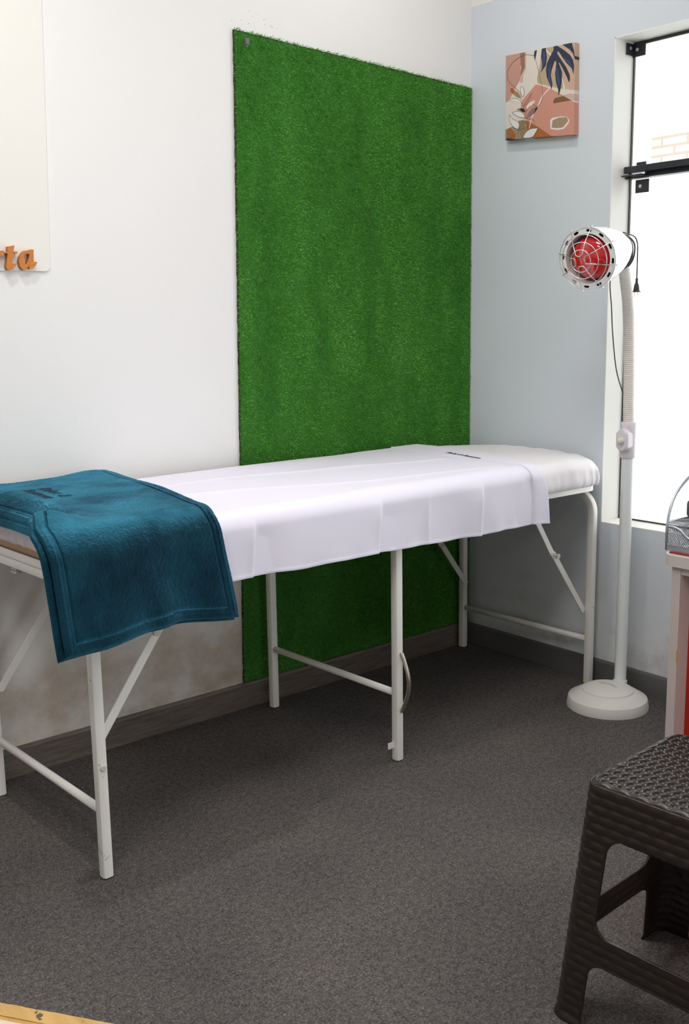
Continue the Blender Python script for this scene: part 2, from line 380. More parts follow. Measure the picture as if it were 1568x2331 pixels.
# traced outlines (canvas picture in 0..1 across/up the canvas; letters in metres on the wall)
ART=[
('pink',[(0,1),(0.22,1),(0.225,0.85),(0.239,0.748),(0.211,0.68),(0.125,0.575),(0.067,0.487),(0.028,0.454),(-0.001,0.449)]),
('mauve',[(0.216,1),(0.288,0.999),(0.291,0.827),(0.258,0.774),(0.225,0.722),(0.235,0.835),(0.225,0.864)]),
('palep',[(0.288,0.999),(0.312,0.997),(0.305,0.797),(0.267,0.745),(0.258,0.653),(0.211,0.659),(0.23,0.714),(0.291,0.827)]),
('cream',[(0.531,1.002),(1,1),(1.001,0.666),(1.003,0.486),(0.829,0.518),(0.648,0.566),(0.479,0.62),(0.471,0.677),(0.514,0.846)]),
('tan',[(0.514,0.846),(0.531,1.002),(0.706,0.997),(0.681,0.905),(0.63,0.727),(0.845,0.673),(0.837,0.517),(0.648,0.566),(0.479,0.62),(0.471,0.677)]),
('line',[(0.593,0.992),(0.681,0.905),(0.668,0.897),(0.585,0.981)]),
('line',[(0.828,0.647),(0.871,0.514),(0.85,0.516),(0.824,0.634)]),
('rose',[(0.452,0.609),(0.488,0.602),(0.648,0.545),(0.846,0.445),(0.964,0.376),(1.001,0.352),(1,0),(0.69,-0.003),(0.507,0.111),(0.324,0.203),(0.239,0.311),(0.23,0.384),(0.258,0.453),(0.324,0.51)]),
('palep',[(0.846,0.445),(0.93,0.457),(1.003,0.445),(1.002,0.372),(0.964,0.376)]),
('brown',[(0.71,0.368),(0.705,0.401),(0.735,0.426),(0.846,0.438),(0.956,0.378),(0.872,0.375)]),
('white',[(0.667,0.1),(0.667,0.19),(0.702,0.208),(0.822,0.215),(0.899,0.202),(0.936,0.162),(0.924,0.129),(0.857,0.072),(0.772,0.065),(0.676,0.082)]),
('taupe',[(0.685,0.098),(0.698,0.181),(0.788,0.204),(0.899,0.199),(0.92,0.156),(0.849,0.09),(0.772,0.085)]),
('rust',[(0.287,0.213),(0.324,0.207),(0.507,0.111),(0.69,-0.003),(0.421,-0.005),(0.361,0.079),(0.319,0.11),(0.305,0.169)]),
('khaki',[(0,0.126),(0.106,0.155),(0.202,0.213),(0.268,0.222),(0.296,0.198),(0.31,0.125),(0.361,0.079),(0.421,-0.005),(0.287,-0.01),(0.154,-0.009),(0,0.007)]),
('taupe',[(0.067,0.15),(0.115,0.139),(0.202,0.09),(0.249,-0),(0.154,-0.009),(0.106,0.038)]),
('rust',[(0.062,0.147),(0.115,0.103),(0.159,0.056),(0.149,0.013),(0.106,0.001),(0.047,0.019),(0.023,0.072),(0.033,0.116)]),
('blue',[(0,0.007),(0.028,0.024),(0.154,-0.009),(0,0)]),
('white',[(0.639,0.545),(0.657,0.539),(0.56,0.468),(0.515,0.385),(0.398,0.226),(0.366,0.121),(0.352,0.108),(0.37,0.178),(0.398,0.269),(0.48,0.367),(0.542,0.47)]),
('navy',[(0.422,0.943),(0.433,0.994),(0.467,0.995),(0.455,0.938),(0.437,0.881)]),
('navy',[(0.527,0.914),(0.54,1),(0.595,0.999),(0.611,0.895),(0.598,0.807),(0.541,0.752),(0.519,0.731),(0.541,0.78),(0.541,0.849)]),
('navy',[(0.706,1.001),(0.758,1.001),(0.851,0.941),(0.935,0.875),(0.977,0.816),(0.994,0.747),(0.986,0.655),(0.961,0.725),(0.886,0.795),(0.835,0.856),(0.792,0.916),(0.767,0.944),(0.758,0.915),(0.827,0.824),(0.886,0.748),(0.933,0.662),(0.939,0.607),(0.925,0.575),(0.895,0.639),(0.844,0.727),(0.797,0.801),(0.776,0.817),(0.828,0.702),(0.824,0.594),(0.804,0.501),(0.778,0.445),(0.774,0.518),(0.743,0.603),(0.73,0.701),(0.746,0.814),(0.733,0.843),(0.716,0.825),(0.682,0.748),(0.669,0.688),(0.693,0.595),(0.685,0.524),(0.648,0.601),(0.612,0.674),(0.599,0.752),(0.612,0.826),(0.655,0.895),(0.702,0.957)]),
('navy',[(0.83,1),(0.959,1),(0.988,0.921),(1,0.853),(1,0.82),(0.976,0.883),(0.926,0.937)]),
('blue2',[(0.549,0.945),(0.576,0.983),(0.594,0.897),(0.576,0.817),(0.554,0.778)]),
('blue2',[(0.835,0.876),(0.928,0.803),(0.978,0.729),(0.919,0.777),(0.861,0.832)]),
('blue2',[(0.629,0.755),(0.668,0.818),(0.656,0.696),(0.683,0.59),(0.67,0.564),(0.639,0.657)]),
('blue2',[(0.746,0.767),(0.768,0.737),(0.794,0.611),(0.786,0.53),(0.756,0.643)]),
('rust',[(0.077,0.609),(0.106,0.607),(0.144,0.573),(0.12,0.539),(0.087,0.557),(0.069,0.588)]),
('ochre',[(0.12,0.539),(0.14,0.577),(0.192,0.546),(0.221,0.511),(0.228,0.474),(0.173,0.494),(0.106,0.541)]),
('white',[(0.324,0.339),(0.319,0.375),(0.361,0.411),(0.434,0.432),(0.439,0.414),(0.398,0.375),(0.333,0.338)]),
('black',[(0.225,0.359),(0.277,0.351),(0.305,0.305),(0.249,0.317),(0.225,0.33)]),
('mauve',[(0.168,0.343),(0.202,0.361),(0.225,0.359),(0.225,0.33)]),
('lilac',[(0.315,0.24),(0.352,0.301),(0.398,0.34),(0.461,0.351),(0.489,0.352),(0.434,0.28),(0.379,0.249)]),
('black',[(0.452,0.342),(0.49,0.352),(0.453,0.299),(0.416,0.274),(0.443,0.307)]),
('cloud',[(0.062,0.297),(0.115,0.242),(0.192,0.206),(0.211,0.162),(0.192,0.116),(0.125,0.146),(0.082,0.193),(0.065,0.238)]),
('cloud',[(0.101,0.319),(0.173,0.328),(0.249,0.31),(0.286,0.275),(0.291,0.242),(0.211,0.256),(0.144,0.29)]),
('cloud',[(0.263,0.01),(0.315,0.075),(0.38,0.106),(0.485,0.106),(0.444,0.045),(0.407,0.011),(0.333,0.002)]),
('cloud',[(0.053,0.466),(0.106,0.486),(0.173,0.476),(0.221,0.449),(0.249,0.411),(0.173,0.44)]),
('cloud',[(0.225,0.593),(0.249,0.611),(0.277,0.573),(0.282,0.515),(0.258,0.489),(0.239,0.527)]),
]
ART_LINES=[
[(0.202,-0.005),(0.197,0.105),(0.296,0.234),(0.314,0.312),(0.268,0.38),(0.239,0.455),(0.23,0.528),(0.192,0.568),(0.125,0.625),(0.058,0.684),(0.024,0.761),(0.031,0.818),(0.087,0.89),(0.192,0.947),(0.304,0.967),(0.422,0.943)],
[(0.451,0.883),(0.487,0.773),(0.533,0.614),(0.555,0.493),(0.542,0.417),(0.507,0.372),(0.461,0.362),(0.407,0.392)],
[(0.268,0.38),(0.324,0.439),(0.379,0.505),(0.393,0.507),(0.351,0.436),(0.286,0.371)],
[(0.296,0.234),(0.361,0.225),(0.416,0.21),(0.435,0.187)],
[(0.197,0.105),(0.268,0.121),(0.361,0.136)],
[(0.314,0.312),(0.352,0.358),(0.398,0.375)],
[(0.053,0.466),(0.106,0.486),(0.173,0.476),(0.221,0.449),(0.249,0.411)],
[(0.062,0.297),(0.115,0.242),(0.192,0.206),(0.211,0.162),(0.192,0.116),(0.125,0.146),(0.082,0.193),(0.065,0.238),(0.062,0.297)],
[(0.101,0.319),(0.173,0.328),(0.249,0.31),(0.286,0.275),(0.291,0.242),(0.211,0.256),(0.144,0.29),(0.101,0.319)],
[(0.225,0.593),(0.249,0.611),(0.277,0.573),(0.282,0.515),(0.258,0.489),(0.239,0.527),(0.225,0.593)],
[(0.263,0.01),(0.315,0.075),(0.38,0.106),(0.485,0.106),(0.444,0.045),(0.407,0.011),(0.333,0.002),(0.263,0.01)],
]
LETTER_T=[(-1.753,1.44),(-1.735,1.444),(-1.739,1.429),(-1.728,1.428),(-1.729,1.424),(-1.74,1.424),(-1.744,1.402),(-1.746,1.394),(-1.742,1.397),(-1.736,1.398),(-1.734,1.396),(-1.736,1.391),(-1.744,1.385),(-1.75,1.381),(-1.755,1.381),(-1.76,1.384),(-1.761,1.388),(-1.755,1.423),(-1.762,1.423),(-1.762,1.426),(-1.754,1.428)]
LETTER_A=[(-1.696,1.433),(-1.691,1.435),(-1.684,1.435),(-1.686,1.403),(-1.681,1.403),(-1.678,1.404),(-1.676,1.401),(-1.682,1.393),(-1.688,1.387),(-1.694,1.385),(-1.698,1.385),(-1.7,1.389),(-1.699,1.395),(-1.705,1.386),(-1.713,1.381),(-1.718,1.383),(-1.724,1.392),(-1.726,1.404),(-1.723,1.414),(-1.715,1.426),(-1.708,1.431),(-1.701,1.432)]
LETTER_A_HOLE=[(-1.707,1.423),(-1.696,1.423),(-1.699,1.411),(-1.704,1.4),(-1.707,1.396),(-1.709,1.397),(-1.711,1.407),(-1.71,1.418)]
LETTER_R=[(-1.793,1.428),(-1.782,1.429),(-1.782,1.421),(-1.775,1.426),(-1.768,1.43),(-1.765,1.429),(-1.764,1.424),(-1.765,1.419),(-1.77,1.416),(-1.778,1.415),(-1.783,1.408),(-1.789,1.38),(-1.8,1.38),(-1.79,1.421),(-1.793,1.423)]
# ================================================================== the room
O0 = (0, 0, 0)
XW, YW = -5.2, -5.0
def struct(o): o['kind'] = 'structure'; return o
mb = MB(); mb.box((XW - .15, YW - .15, -.1), (.2, .15, 0)); struct(mb.build('floor', M_carpet, origin=O0))
mb = MB(); mb.box((XW - .15, YW - .15, CEIL), (.2, .15, CEIL + .12)); struct(mb.build('ceiling', M_ceil, origin=O0))
mb = MB(); mb.box((XW - .15, 0, 0), (.2, .15, CEIL)); struct(mb.build('wall_left', M_wall, origin=O0))
WY0, WY1, WZ0, WZ1, WT = -.609, -2.12, .556, 2.091, .2
PL = 2.312      # the grey paint stops here, white above
mb = MB()
mb.box((0, WY0, 0), (WT, 0, PL)); mb.box((0, YW, 0), (WT, WY1, PL)); mb.box((0, WY1, 0), (WT, WY0, WZ0)); mb.box((0, WY1, WZ1), (WT, WY0, PL))
mb.box((0, YW, PL), (WT, 0, CEIL), 1)
wr = struct(mb.build('wall_right', [M_grey, M_white], origin=O0))
mb = MB(); mb.box((XW - .15, YW - .15, 0), (-2.2, YW, CEIL)); mb.box((-.5, YW - .15, 0), (.2, YW, CEIL)); mb.box((-2.2, YW - .15, 2.1), (-.5, YW, CEIL)); mb.box((-2.2, YW - .15, 0), (-.5, YW, .2)); struct(mb.build('wall_back', M_white, origin=O0))
# unseen glazed shopfront, added behind the camera for soft daylight fill
w2 = thing('fill_window', (-1.35, YW, .2), None, None); w2['kind'] = 'structure'
mb = MB()
for x_ in (-2.2, -1.375, -.55): mb.box((x_, YW - .09, .2), (x_ + .05, YW - .03, 2.1))
mb.box((-2.2, YW - .09, .2), (-.5, YW - .03, .25)); mb.box((-2.2, YW - .09, 2.05), (-.5, YW - .03, 2.1)); mb.build('window_frame', M_black, w2)
mb = MB(); mb.box((-2.16, YW - .065, .24), (-.54, YW - .059, 2.06)); mb.build('pane', M_glass, w2)
mb = MB(); mb.box((XW - .15, YW, 0), (XW, 0, CEIL)); struct(mb.build('wall_far_side', M_white, origin=O0))
# skirting with a small eased top
def skirt(name, p, q, inward, m, h=.084, t=.011):
    mb = MB(); p = np.array(p, float); q = np.array(q, float); n = np.array(inward, float)
    prof = [(0, 0), (t, 0), (t, h - .008), (t * .6, h - .001), (0, h)]
    vs = [p + n * a + np.array([0, 0, b]) for a, b in prof] + [q + n * a + np.array([0, 0, b]) for a, b in prof]; k = 5
    mb.add([tuple(v) for v in vs], [(i, (i + 1) % k, (i + 1) % k + k, i + k) for i in range(k)] + [tuple(range(k))[::-1], tuple(range(k, 2 * k))])
    return struct(fix_normals(mb.build(name, m, origin=O0)))
skirt('baseboard_left', (XW, 0, 0), (0, 0, 0), (0, -1, 0), M_baseb)
skirt('baseboard_right', (0, -.011, 0), (0, YW, 0), (-1, 0, 0), M_based, .079, .009)

# window: painted reveal, black steel fixings, glass
win = thing('window_1', (.1, (WY0 + WY1) / 2, WZ0), None, None); win['kind'] = 'structure'
mb = MB(); e = .003
mb.box((-.0006, WY0 - e, WZ0), (WT, WY0, WZ1)); mb.box((-.0006, WY1, WZ0), (WT, WY1 + e, WZ1)); mb.box((-.0006, WY1, WZ1 - e), (WT, WY0, WZ1)); mb.box((-.0006, WY1, WZ0), (WT, WY0, WZ0 + e))
mb.build('reveal_lining', M_white, win)
GX = .093; Y0 = WY0 - .004; Y1 = WY1 + .004; Z0 = WZ0 + .004; Z1 = WZ1 - .004
mb = MB()
mb.box((GX, Y0 - .004, Z0), (GX + .008, Y0, Z1)); mb.box((GX, Y1, Z0), (GX + .008, Y1 + .004, Z1)); mb.box((GX, Y1, Z0), (GX + .008, Y0, Z0 + .004)); mb.box((GX, Y1, Z1 - .009), (GX + .008, Y0, Z1))
mb.build('window_seal', M_frame_edge, win)
mb = MB(); mb.box((GX + .002, Y1, 1.70), (GX + .006, Y0, Z1)); mb.build('upper_pane', M_glass, win)
mb = MB(); mb.box((GX + .002, Y1, Z0), (GX + .006, Y0, 1.672)); mb.build('lower_pane', M_glass, win)
mb = MB(); mb.box((.060, Y1, 1.688), (.092, Y0 - .001, 1.7085)); o = mb.build('transom_bar', M_black, win); bevel(o, .0015)
mb = MB(); mb.box((.068, Y1, 1.671), (.100, Y0 - .001, 1.6755)); mb.box((.088, Y1, 1.671), (.092, Y0 - .06, 1.688)); mb.build('transom_flange', M_black, win)
def bracket(name, x0, y0, y1, z0, z1, jam=True, hole=True):
    mb = MB(); mb.box((.0875, y0, z0), (.0925, y1, z1))
    if jam: mb.box((x0, y1 if y1 > y0 else y0, z0 + .004), (.0925, (y1 if y1 > y0 else y0) - .004, z1 - .002))
    b = bevel(mb.build(name, M_black, win), .0008)
    if hole:
        m2 = MB(); lathe(m2, [(0, .0055), (.0015, .0055), (.002, .0045)], (.0875, (y0 + y1) / 2 + .006, (z0 + z1) / 2), (-1, 0, 0), 16, cap1=True)
        if jam: lathe(m2, [(0, .0055), (.0015, .0055), (.002, .0045)], (x0 + .018, max(y0, y1) - .004, (z0 + z1) / 2 + .004), (0, -1, 0), 16, cap1=True)
        m2.build('screw', M_greyscrew, b)
    return b
bracket('corner_bracket', .052, -.659, -.6135, 2.043, 2.084)
bracket('lower_bracket', .052, -.689, -.640, 1.627, 1.668, jam=False)
bracket('upper_tab', .052, -.676, -.641, 1.7085, 1.722, jam=False, hole=False)
mb = MB(); mb.box((.046, -.69, 1.6775), (.094, Y0 - .001, 1.6808)); mb.build('fixing_plate', M_black, win)

# neighbouring brick building out in the glare
b0 = thing('brick_building', (5.2, 0, -3), 'sunlit pale brick building seen overexposed through the upper window pane', 'building')
mb = MB(); mb.box((5.0, -3.5, -3), (5.3, 3.4, 2.46)); mb.build('white_glare_wall', M_white, b0)  # plain white wall added so the lower pane blows out to white
mb = MB(); mb.box((4.99, -3.5, 2.46), (5.3, 2.62, 2.70)); mb.build('brick_parapet', M_brick, b0)

# ceiling lamps; the last two panels are unseen, added as fill
for k, (x, y, p) in enumerate(DOWNLIGHTS):
    t = thing('downlight', (x, y, CEIL - .03), ['round recessed ceiling downlight above the head of the table', 'round recessed ceiling downlight above the foot of the table near the corner'][k], 'ceiling light', 'recessed ceiling downlights')
    mb = MB(); lathe(mb, [(0, .075), (.004, .09), (.03, .09)], (x, y, CEIL - .03), (0, 0, 1), 40); mb.build('trim_ring', M_white, t, True)
    mb = MB(); lathe(mb, [(0, .0001), (.001, .073)], (x, y, CEIL - .028), (0, 0, 1), 40); mb.build('diffuser', M_lampglow, t)
for k, (x, y, p) in enumerate(ROOM_AND_FILL_LAMPS):
    t = thing('room_and_fill_panel', (x, y, CEIL - .03), ['square ceiling light panel nearest the massage table', 'unseen fill light panel added away from the window', 'unseen fill light panel added at the far back of the room'][k], 'ceiling light', 'square ceiling light panels')
    mb = MB()
    for a in (0, 1):
        s = -1 if a == 0 else 1
        mb.box((x + s * .30 - (.02 if s > 0 else 0), y - .30, CEIL - .03), (x + s * .30 + (.02 if s < 0 else 0), y + .30, CEIL)); mb.box((x - .28, y + s * .30 - (.02 if s > 0 else 0), CEIL - .03), (x + .28, y + s * .30 + (.02 if s < 0 else 0), CEIL))
    mb.build('panel_frame', M_white, t)
    mb = MB(); mb.box((x - .28, y - .28, CEIL - .026), (x + .28, y + .28, CEIL - .02)); mb.build('diffuser', M_lampglow, t)

# ================================================================== on the left wall
# ---- artificial grass mat
GZ0, GZ1 = .086, 2.083
def gx_left(z): return -1.060 + (z - GZ0) / (GZ1 - GZ0) * .043
def gz_top(x): return 2.085 - .042 * (x + 1.02)
gr = thing('artificial_grass_mat', (-.53, 0, GZ0), 'large green artificial grass mat hung on the left wall up to the corner', 'artificial grass')
mb = MB(); zs = np.linspace(GZ0, 1, 2); n = 140; L = []
for i in range(n + 1):
    z = GZ0 + (GZ1 - GZ0) * i / n; L.append((gx_left(z) + .0022 - .0022 * rng.random(), z))
prism(mb, [(-.003, GZ0), (-.003, gz_top(0))] + L[::-1], [], lambda u, v, d: (u, -d, v), .0005, .006)
fix_normals(mb.build('mat_backing', M_backing, gr))
mb = MB(); mb.add([(gx_left(GZ0) + .004, -.0075, GZ0 + .002), (-.004, -.0075, GZ0 + .002), (-.004, -.0075, gz_top(0) - .006), (gx_left(GZ1) + .004, -.0075, gz_top(-1.02) - .006)], [(0, 1, 2, 3)]); mb.build('thatch_layer', M_thatch, gr)
N = 320000
z = rng.random(N) * (GZ1 - GZ0 + .004) + GZ0; xl = gx_left(z); xw = .004 + rng.random(N) * (1.0)
x = xl + (-.005 - xl) * rng.random(N)
row = .0050; x = np.round(x / row) * row + rng.normal(0, .0011, N); x = np.clip(x, xl, -.0045)
keep = z < gz_top(x) + .003; x, z = x[keep], z[keep]; N = len(x)
col_n = vnoise(x * 14 + 5, z * 1.6, 3); pat_n = vnoise(x * 7, z * 4.2, 5); fine_n = vnoise(x * 60, z * 60, 9); mid_n = vnoise(x * 24, z * 9, 11)
ln = .0062 + .0032 * rng.random(N) + .0032 * fine_n
tx = rng.normal(0, .38, N); tz = rng.normal(.05, .34, N) + (pat_n - .5) * .9 - .12
ty = 1.0 + .2 * rng.random(N) - .35 * (mid_n - .5)
d = np.stack([tx, -ty, tz], 1); d /= np.linalg.norm(d, axis=1, keepdims=True)
base = np.stack([x, -.004 - .001 * rng.random(N), z], 1)
bend = np.stack([rng.normal(0, .35, N), np.zeros(N), rng.normal(-.1, .4, N)], 1)
mid = base + d * (ln * .55)[:, None]; tip = base + d * ln[:, None] + bend * (ln * .45)[:, None]
wdir = np.stack([rng.normal(0, 1, N), rng.normal(0, .4, N), rng.normal(0, 1, N)], 1); wdir -= d * (wdir * d).sum(1, keepdims=True); wdir /= np.linalg.norm(wdir, axis=1, keepdims=True)
hw = (.00050 + .00026 * rng.random(N))[:, None]
V = np.stack([base - wdir * hw, base + wdir * hw, mid - wdir * hw * .9, mid + wdir * hw * .9, tip], 1)
V[..., 0] = np.minimum(V[..., 0], -.0015); V[..., 1] = np.minimum(V[..., 1], -.003)
org = np.array(ORG[gr.name]); V = (V - org).reshape(-1, 3)
me = bpy.data.meshes.new('grass_blades'); nq = N
me.vertices.add(N * 5); me.vertices.foreach_set('co', V.astype(np.float32).ravel())
i5 = np.arange(N) * 5
loops = np.stack([i5, i5 + 1, i5 + 3, i5 + 2, i5 + 2, i5 + 3, i5 + 4], 1).ravel()
me.loops.add(len(loops)); me.loops.foreach_set('vertex_index', loops.astype(np.int32))
me.polygons.add(2 * N); st = np.stack([np.arange(N) * 7, np.arange(N) * 7 + 4], 1).ravel(); me.polygons.foreach_set('loop_start', st.astype(np.int32))
me.polygons.foreach_set('loop_total', np.tile([4, 3], N).astype(np.int32))
tone = np.clip(.42 + .36 * (col_n - .5) + .30 * (mid_n - .5) + .25 * (pat_n - .5) + rng.normal(0, .19, N) + (rng.random(N) > .985) * .4, 0, 1)
me.update(); me.validate()
at = me.attributes.new('tone', 'FLOAT', 'POINT'); at.data.foreach_set('value', np.repeat(tone, 5).astype(np.float32))
me.materials.append(M_grass); o = bpy.data.objects.new('grass_blades', me); col.objects.link(o); o.parent = gr; o['kind'] = 'stuff'
mb = MB(); mb.box((-.9905, -.030, 2.040), (-.9775, -.022, 2.0585)); mb.box((-.987, -.028, 2.033), (-.981, -.024, 2.041)); bevel(mb.build('hanging_clip', M_clip, gr), .0015)

# ---- ivory board with raised orange letters
def rrect(x0, z0, x1, z1, r, n=8):
    out = []
    for cx, cz, a0 in ((x1 - r, z1 - r, 0), (x0 + r, z1 - r, 90), (x0 + r, z0 + r, 180), (x1 - r, z0 + r, 270)):
        for k in range(n + 1):
            a = math.radians(a0 + 90 * k / n); out.append((cx + r * math.cos(a), cz + r * math.sin(a)))
    return out
mb = MB()
def board_M(u, v, d): return (u + (v - 1.38) * .035, -d, v)
prism(mb, rrect(-2.85, 1.3805, -1.634, 2.36, .016), [], board_M, .001, .006)
o = fix_normals(mb.build('sign_board', M_board)); bevel(o, .001)
tag(o, 'ivory sign board with rounded corner mounted on the left wall', 'sign')
def letter(ch, poly, holes, label):
    mb = MB(); prism(mb, poly, holes, lambda u, v, d: (u, -d, v), .0062, .021)
    o = fix_normals(mb.build('letter_' + ch, M_orange)); tag(o, label, 'letter', 'orange letters on the board')
letter('r', LETTER_R, [], 'orange letter r cut off by the left photo edge, on the ivory board')
letter('t', LETTER_T, [], 'orange letter t on the ivory board, the middle one in view')
letter('a', LETTER_A, [LETTER_A_HOLE], 'orange letter a on the ivory board, nearest its corner')
# tiny insect specks of old paint damage above the mat
mb = MB()
for k in range(13):
    px, pz = -.985 + rng.normal(.07, .05), 2.115 + rng.normal(0, .014); r = .0008 + .0009 * rng.random()
    lathe(mb, [(0, r), (.0006, r * .7)], (px, 0, pz), (0, -1, 0), 7, cap1=True)
struct(mb.build('trim_1', mat('faint_brown_speck', (.36, .28, .23), .8), origin=O0)); bpy.data.objects['trim_1']['label'] = 'small brown specks on the white wall above the grass mat'

# ================================================================== canvas print on the grey wall
cv = thing('canvas_print', (0, -.33, 1.83), 'abstract canvas print with navy palm leaves on terracotta shapes, on the grey wall', 'picture')
CT = .023; FC = [(-.186, 1.841), (-.477, 1.8195), (-.472, 2.100), (-.182, 2.1145)]   # (y,z) BL BR TR TL
def cvp(u, v, x):
    a = [(FC[0][i] * (1 - u) + FC[1][i] * u) * (1 - v) + (FC[3][i] * (1 - u) + FC[2][i] * u) * v for i in (0, 1)]; return (x, a[0], a[1])
mb = MB(); mb.add([cvp(0, 0, -.001), cvp(1, 0, -.001), cvp(1, 1, -.001), cvp(0, 1, -.001), cvp(0, 0, -CT), cvp(1, 0, -CT), cvp(1, 1, -CT), cvp(0, 1, -CT)], [(0, 1, 2, 3), (7, 6, 5, 4), (4, 5, 1, 0), (5, 6, 2, 1), (6, 7, 3, 2), (7, 4, 0, 3)])
o = fix_normals(mb.build('stretched_canvas', M_art['bg'], cv)); 
mb = MB(); names_art = list(ART_COL); lay = 0
def clampuv(L): return [(min(max(u, 0), 1), min(max(v, 0), 1)) for u, v in L]
for nm, P in ART:
    lay += 1; P = clampuv(P); dd = CT + .00002 * lay
    P2 = [P[0]] + [q for a, q in zip(P, P[1:]) if abs(a[0] - q[0]) + abs(a[1] - q[1]) > 1e-4]
    tr = tessellate_polygon([[Vector((u, v, 0)) for u, v in P2]]); vs = [cvp(u, v, -dd) for u, v in P2]; mb.add(vs, [tuple(t) for t in tr], names_art.index(nm))
    # the picture wraps around the right, top and bottom edges
    for a, q in zip(P2, P2[1:] + P2[:1]):
        for ax, val in ((0, 1.0), (0, 0.0), (1, 0.0), (1, 1.0)):
            if abs(a[ax] - val) < .012 and abs(q[ax] - val) < .012:
                s = list(a); t = list(q); s[ax] = t[ax] = val; e_ = .00003 * lay; off = (0, (-e_ if val == 1 else e_), 0) if ax == 0 else (0, 0, (e_ if val == 1 else -e_))
                A_, B_ = cvp(*s, -CT), cvp(*t, -CT); sh = lambda p, xx: (xx, p[1] + off[1], p[2] + off[2])
                mb.add([sh(A_, -dd), sh(B_, -dd), sh(B_, -.0012), sh(A_, -.0012)], [(0, 1, 2, 3)], names_art.index(nm))
for L in ART_LINES:
    lay += 1; P = bez([(u, v, 0) for u, v in clampuv(L)], 6); T = np.gradient(P, axis=0); T /= np.linalg.norm(T, axis=1, keepdims=True) + 1e-9
    hw = .0022; vs = []; dd = CT + .00002 * lay
    for p, t in zip(P, T): vs += [cvp(p[0] - t[1] * hw, p[1] + t[0] * hw, -dd), cvp(p[0] + t[1] * hw, p[1] - t[0] * hw, -dd)]
    mb.add(vs, [(2 * i, 2 * i + 1, 2 * i + 3, 2 * i + 2) for i in range(len(P) - 1)], names_art.index('ink'))
mb.build('printed_picture', [M_art[k] for k in names_art], cv)

# ================================================================== folding massage table
BA = .02767; OX, OY = -.06387, -.62593
Aax = np.array([-math.cos(BA), -math.sin(BA), 0]); Bax = np.array([-math.sin(BA), math.cos(BA), 0])
def Bd(a, b, z): return np.array([OX, OY, 0]) + Aax * a + Bax * b + np.array([0, 0, z])
def BdA(a, b, z):
    a, b, z = np.broadcast_arrays(a, b, z); return np.array([OX, OY, 0]) + a[..., None] * Aax + b[..., None] * Bax + np.stack([0 * z, 0 * z, z], -1)
def T_(a, b, z): return tuple(Bd(a, b, z))
TW = .0245; BW = .598; A1 = 1.832; A2 = .9025; A3 = -.0125      # tube size, width outer to outer, leg stations
tb = thing('massage_table', tuple(Bd(.92, .3, 0)), 'long white steel folding massage table standing along the left wall', 'massage table')
ztop = lambda a: .672 + .009 * a
def bend_leg(front, a):
    b0 = TW / 2 if front else BW - TW / 2; s = 1 if front else -1; zt = ztop(a) - TW / 2; R = .062
    P = [Bd(a, b0, .003)] + [Bd(a, b0, z_) for z_ in (.2, .4, zt - R)]
    for k in range(1, 11):
        t = k / 10 * PI / 2; P.append(Bd(a, b0 + s * R * (1 - math.cos(t)), zt - R + R * math.sin(t)))
    P.append(Bd(a, BW / 2, zt)); return P
for a in (A1, A3):
    for front in (True, False):
        mb = MB(); sqtube(mb, bend_leg(front, a), TW, Aax); lg = autosmooth(mb.build('leg', M_metal, tb), 30)
        mb = MB(); mb.box((a - TW / 2 + .0005, (0 if front else BW - TW) + .0005, 0), (a + TW / 2 - .0005, (TW if front else BW) - .0005, .005), T=T_); mb.build('foot_cap', M_cord, lg)
for front in (True, False):
    b0 = TW / 2 if front else BW - TW / 2
    mb = MB(); sqtube(mb, [Bd(A2, b0, .003), Bd(A2, b0, .3), Bd(A2, b0, .673)], TW, Aax); lg = autosmooth(mb.build('leg', M_metal, tb), 30)
    mb = MB(); mb.box((A2 - TW / 2 + .0005, (0 if front else BW - TW) + .0005, 0), (A2 + TW / 2 - .0005, (TW if front else BW) - .0005, .005), T=T_); mb.build('foot_cap', M_cord, lg)
    if front:   # bow handle and little stop plate on the near middle leg
        P = bez([Bd(A2 - .004, .0, .322), Bd(A2 - .004, -.012, .30), Bd(A2 - .004, -.0265, .265), Bd(A2 - .004, -.031, .235), Bd(A2 - .004, -.0265, .204), Bd(A2 - .004, -.012, .17), Bd(A2 - .004, .0, .148)], 6)
        mb = MB(); tube(mb, P, .0058, 12); mb.build('bow_handle', M_steel, lg, True)
        mb = MB(); mb.box((A2 + TW / 2, .014, .040), (A2 + TW / 2 + .022, .017, .058), T=T_); mb.build('stop_plate', M_metal, lg)
# scratches on the near corner leg
mb = MB()
def scratch(a0, z0, a1, z1, side=False, w=.0013):
    mb = MB()
    if side: pts = [(a0, z0), (a1, z1), (a1, z1 + w), (a0, z0 + w * 1.6)]; mb.add([T_(A1 + TW / 2 + .0004, b_, z_) for b_, z_ in pts], [(0, 1, 2, 3)])
    else: pts = [(a0, z0), (a1, z1), (a1, z1 + w * .5), (a0, z0 + w)]; mb.add([T_(a_, -.0004, z_) for a_, z_ in pts], [(0, 1, 2, 3)])
    mb.build('paint_scratch', M_cord, tb)
scratch(A1 + .0085, .048, A1 - .004, .0555); scratch(A1 + .0115, .058, A1 + .008, .061); scratch(.004, .062, .021, .074, True); scratch(A1 - .001, .247, A1 + .002, .2465); scratch(.006, .47, .010, .474, True, .0022); scratch(A1 + .009, .276, A1 + .0065, .277, w=.003)
for a, zc in ((A1, .161), (A2, .2), (A3, .158)):
    mb = MB(); tube(mb, [Bd(a, TW * .8, zc), Bd(a, BW / 2, zc), Bd(a, BW - TW * .8, zc)], .0100, 16); mb.build('crossbar', M_metal, tb, True)
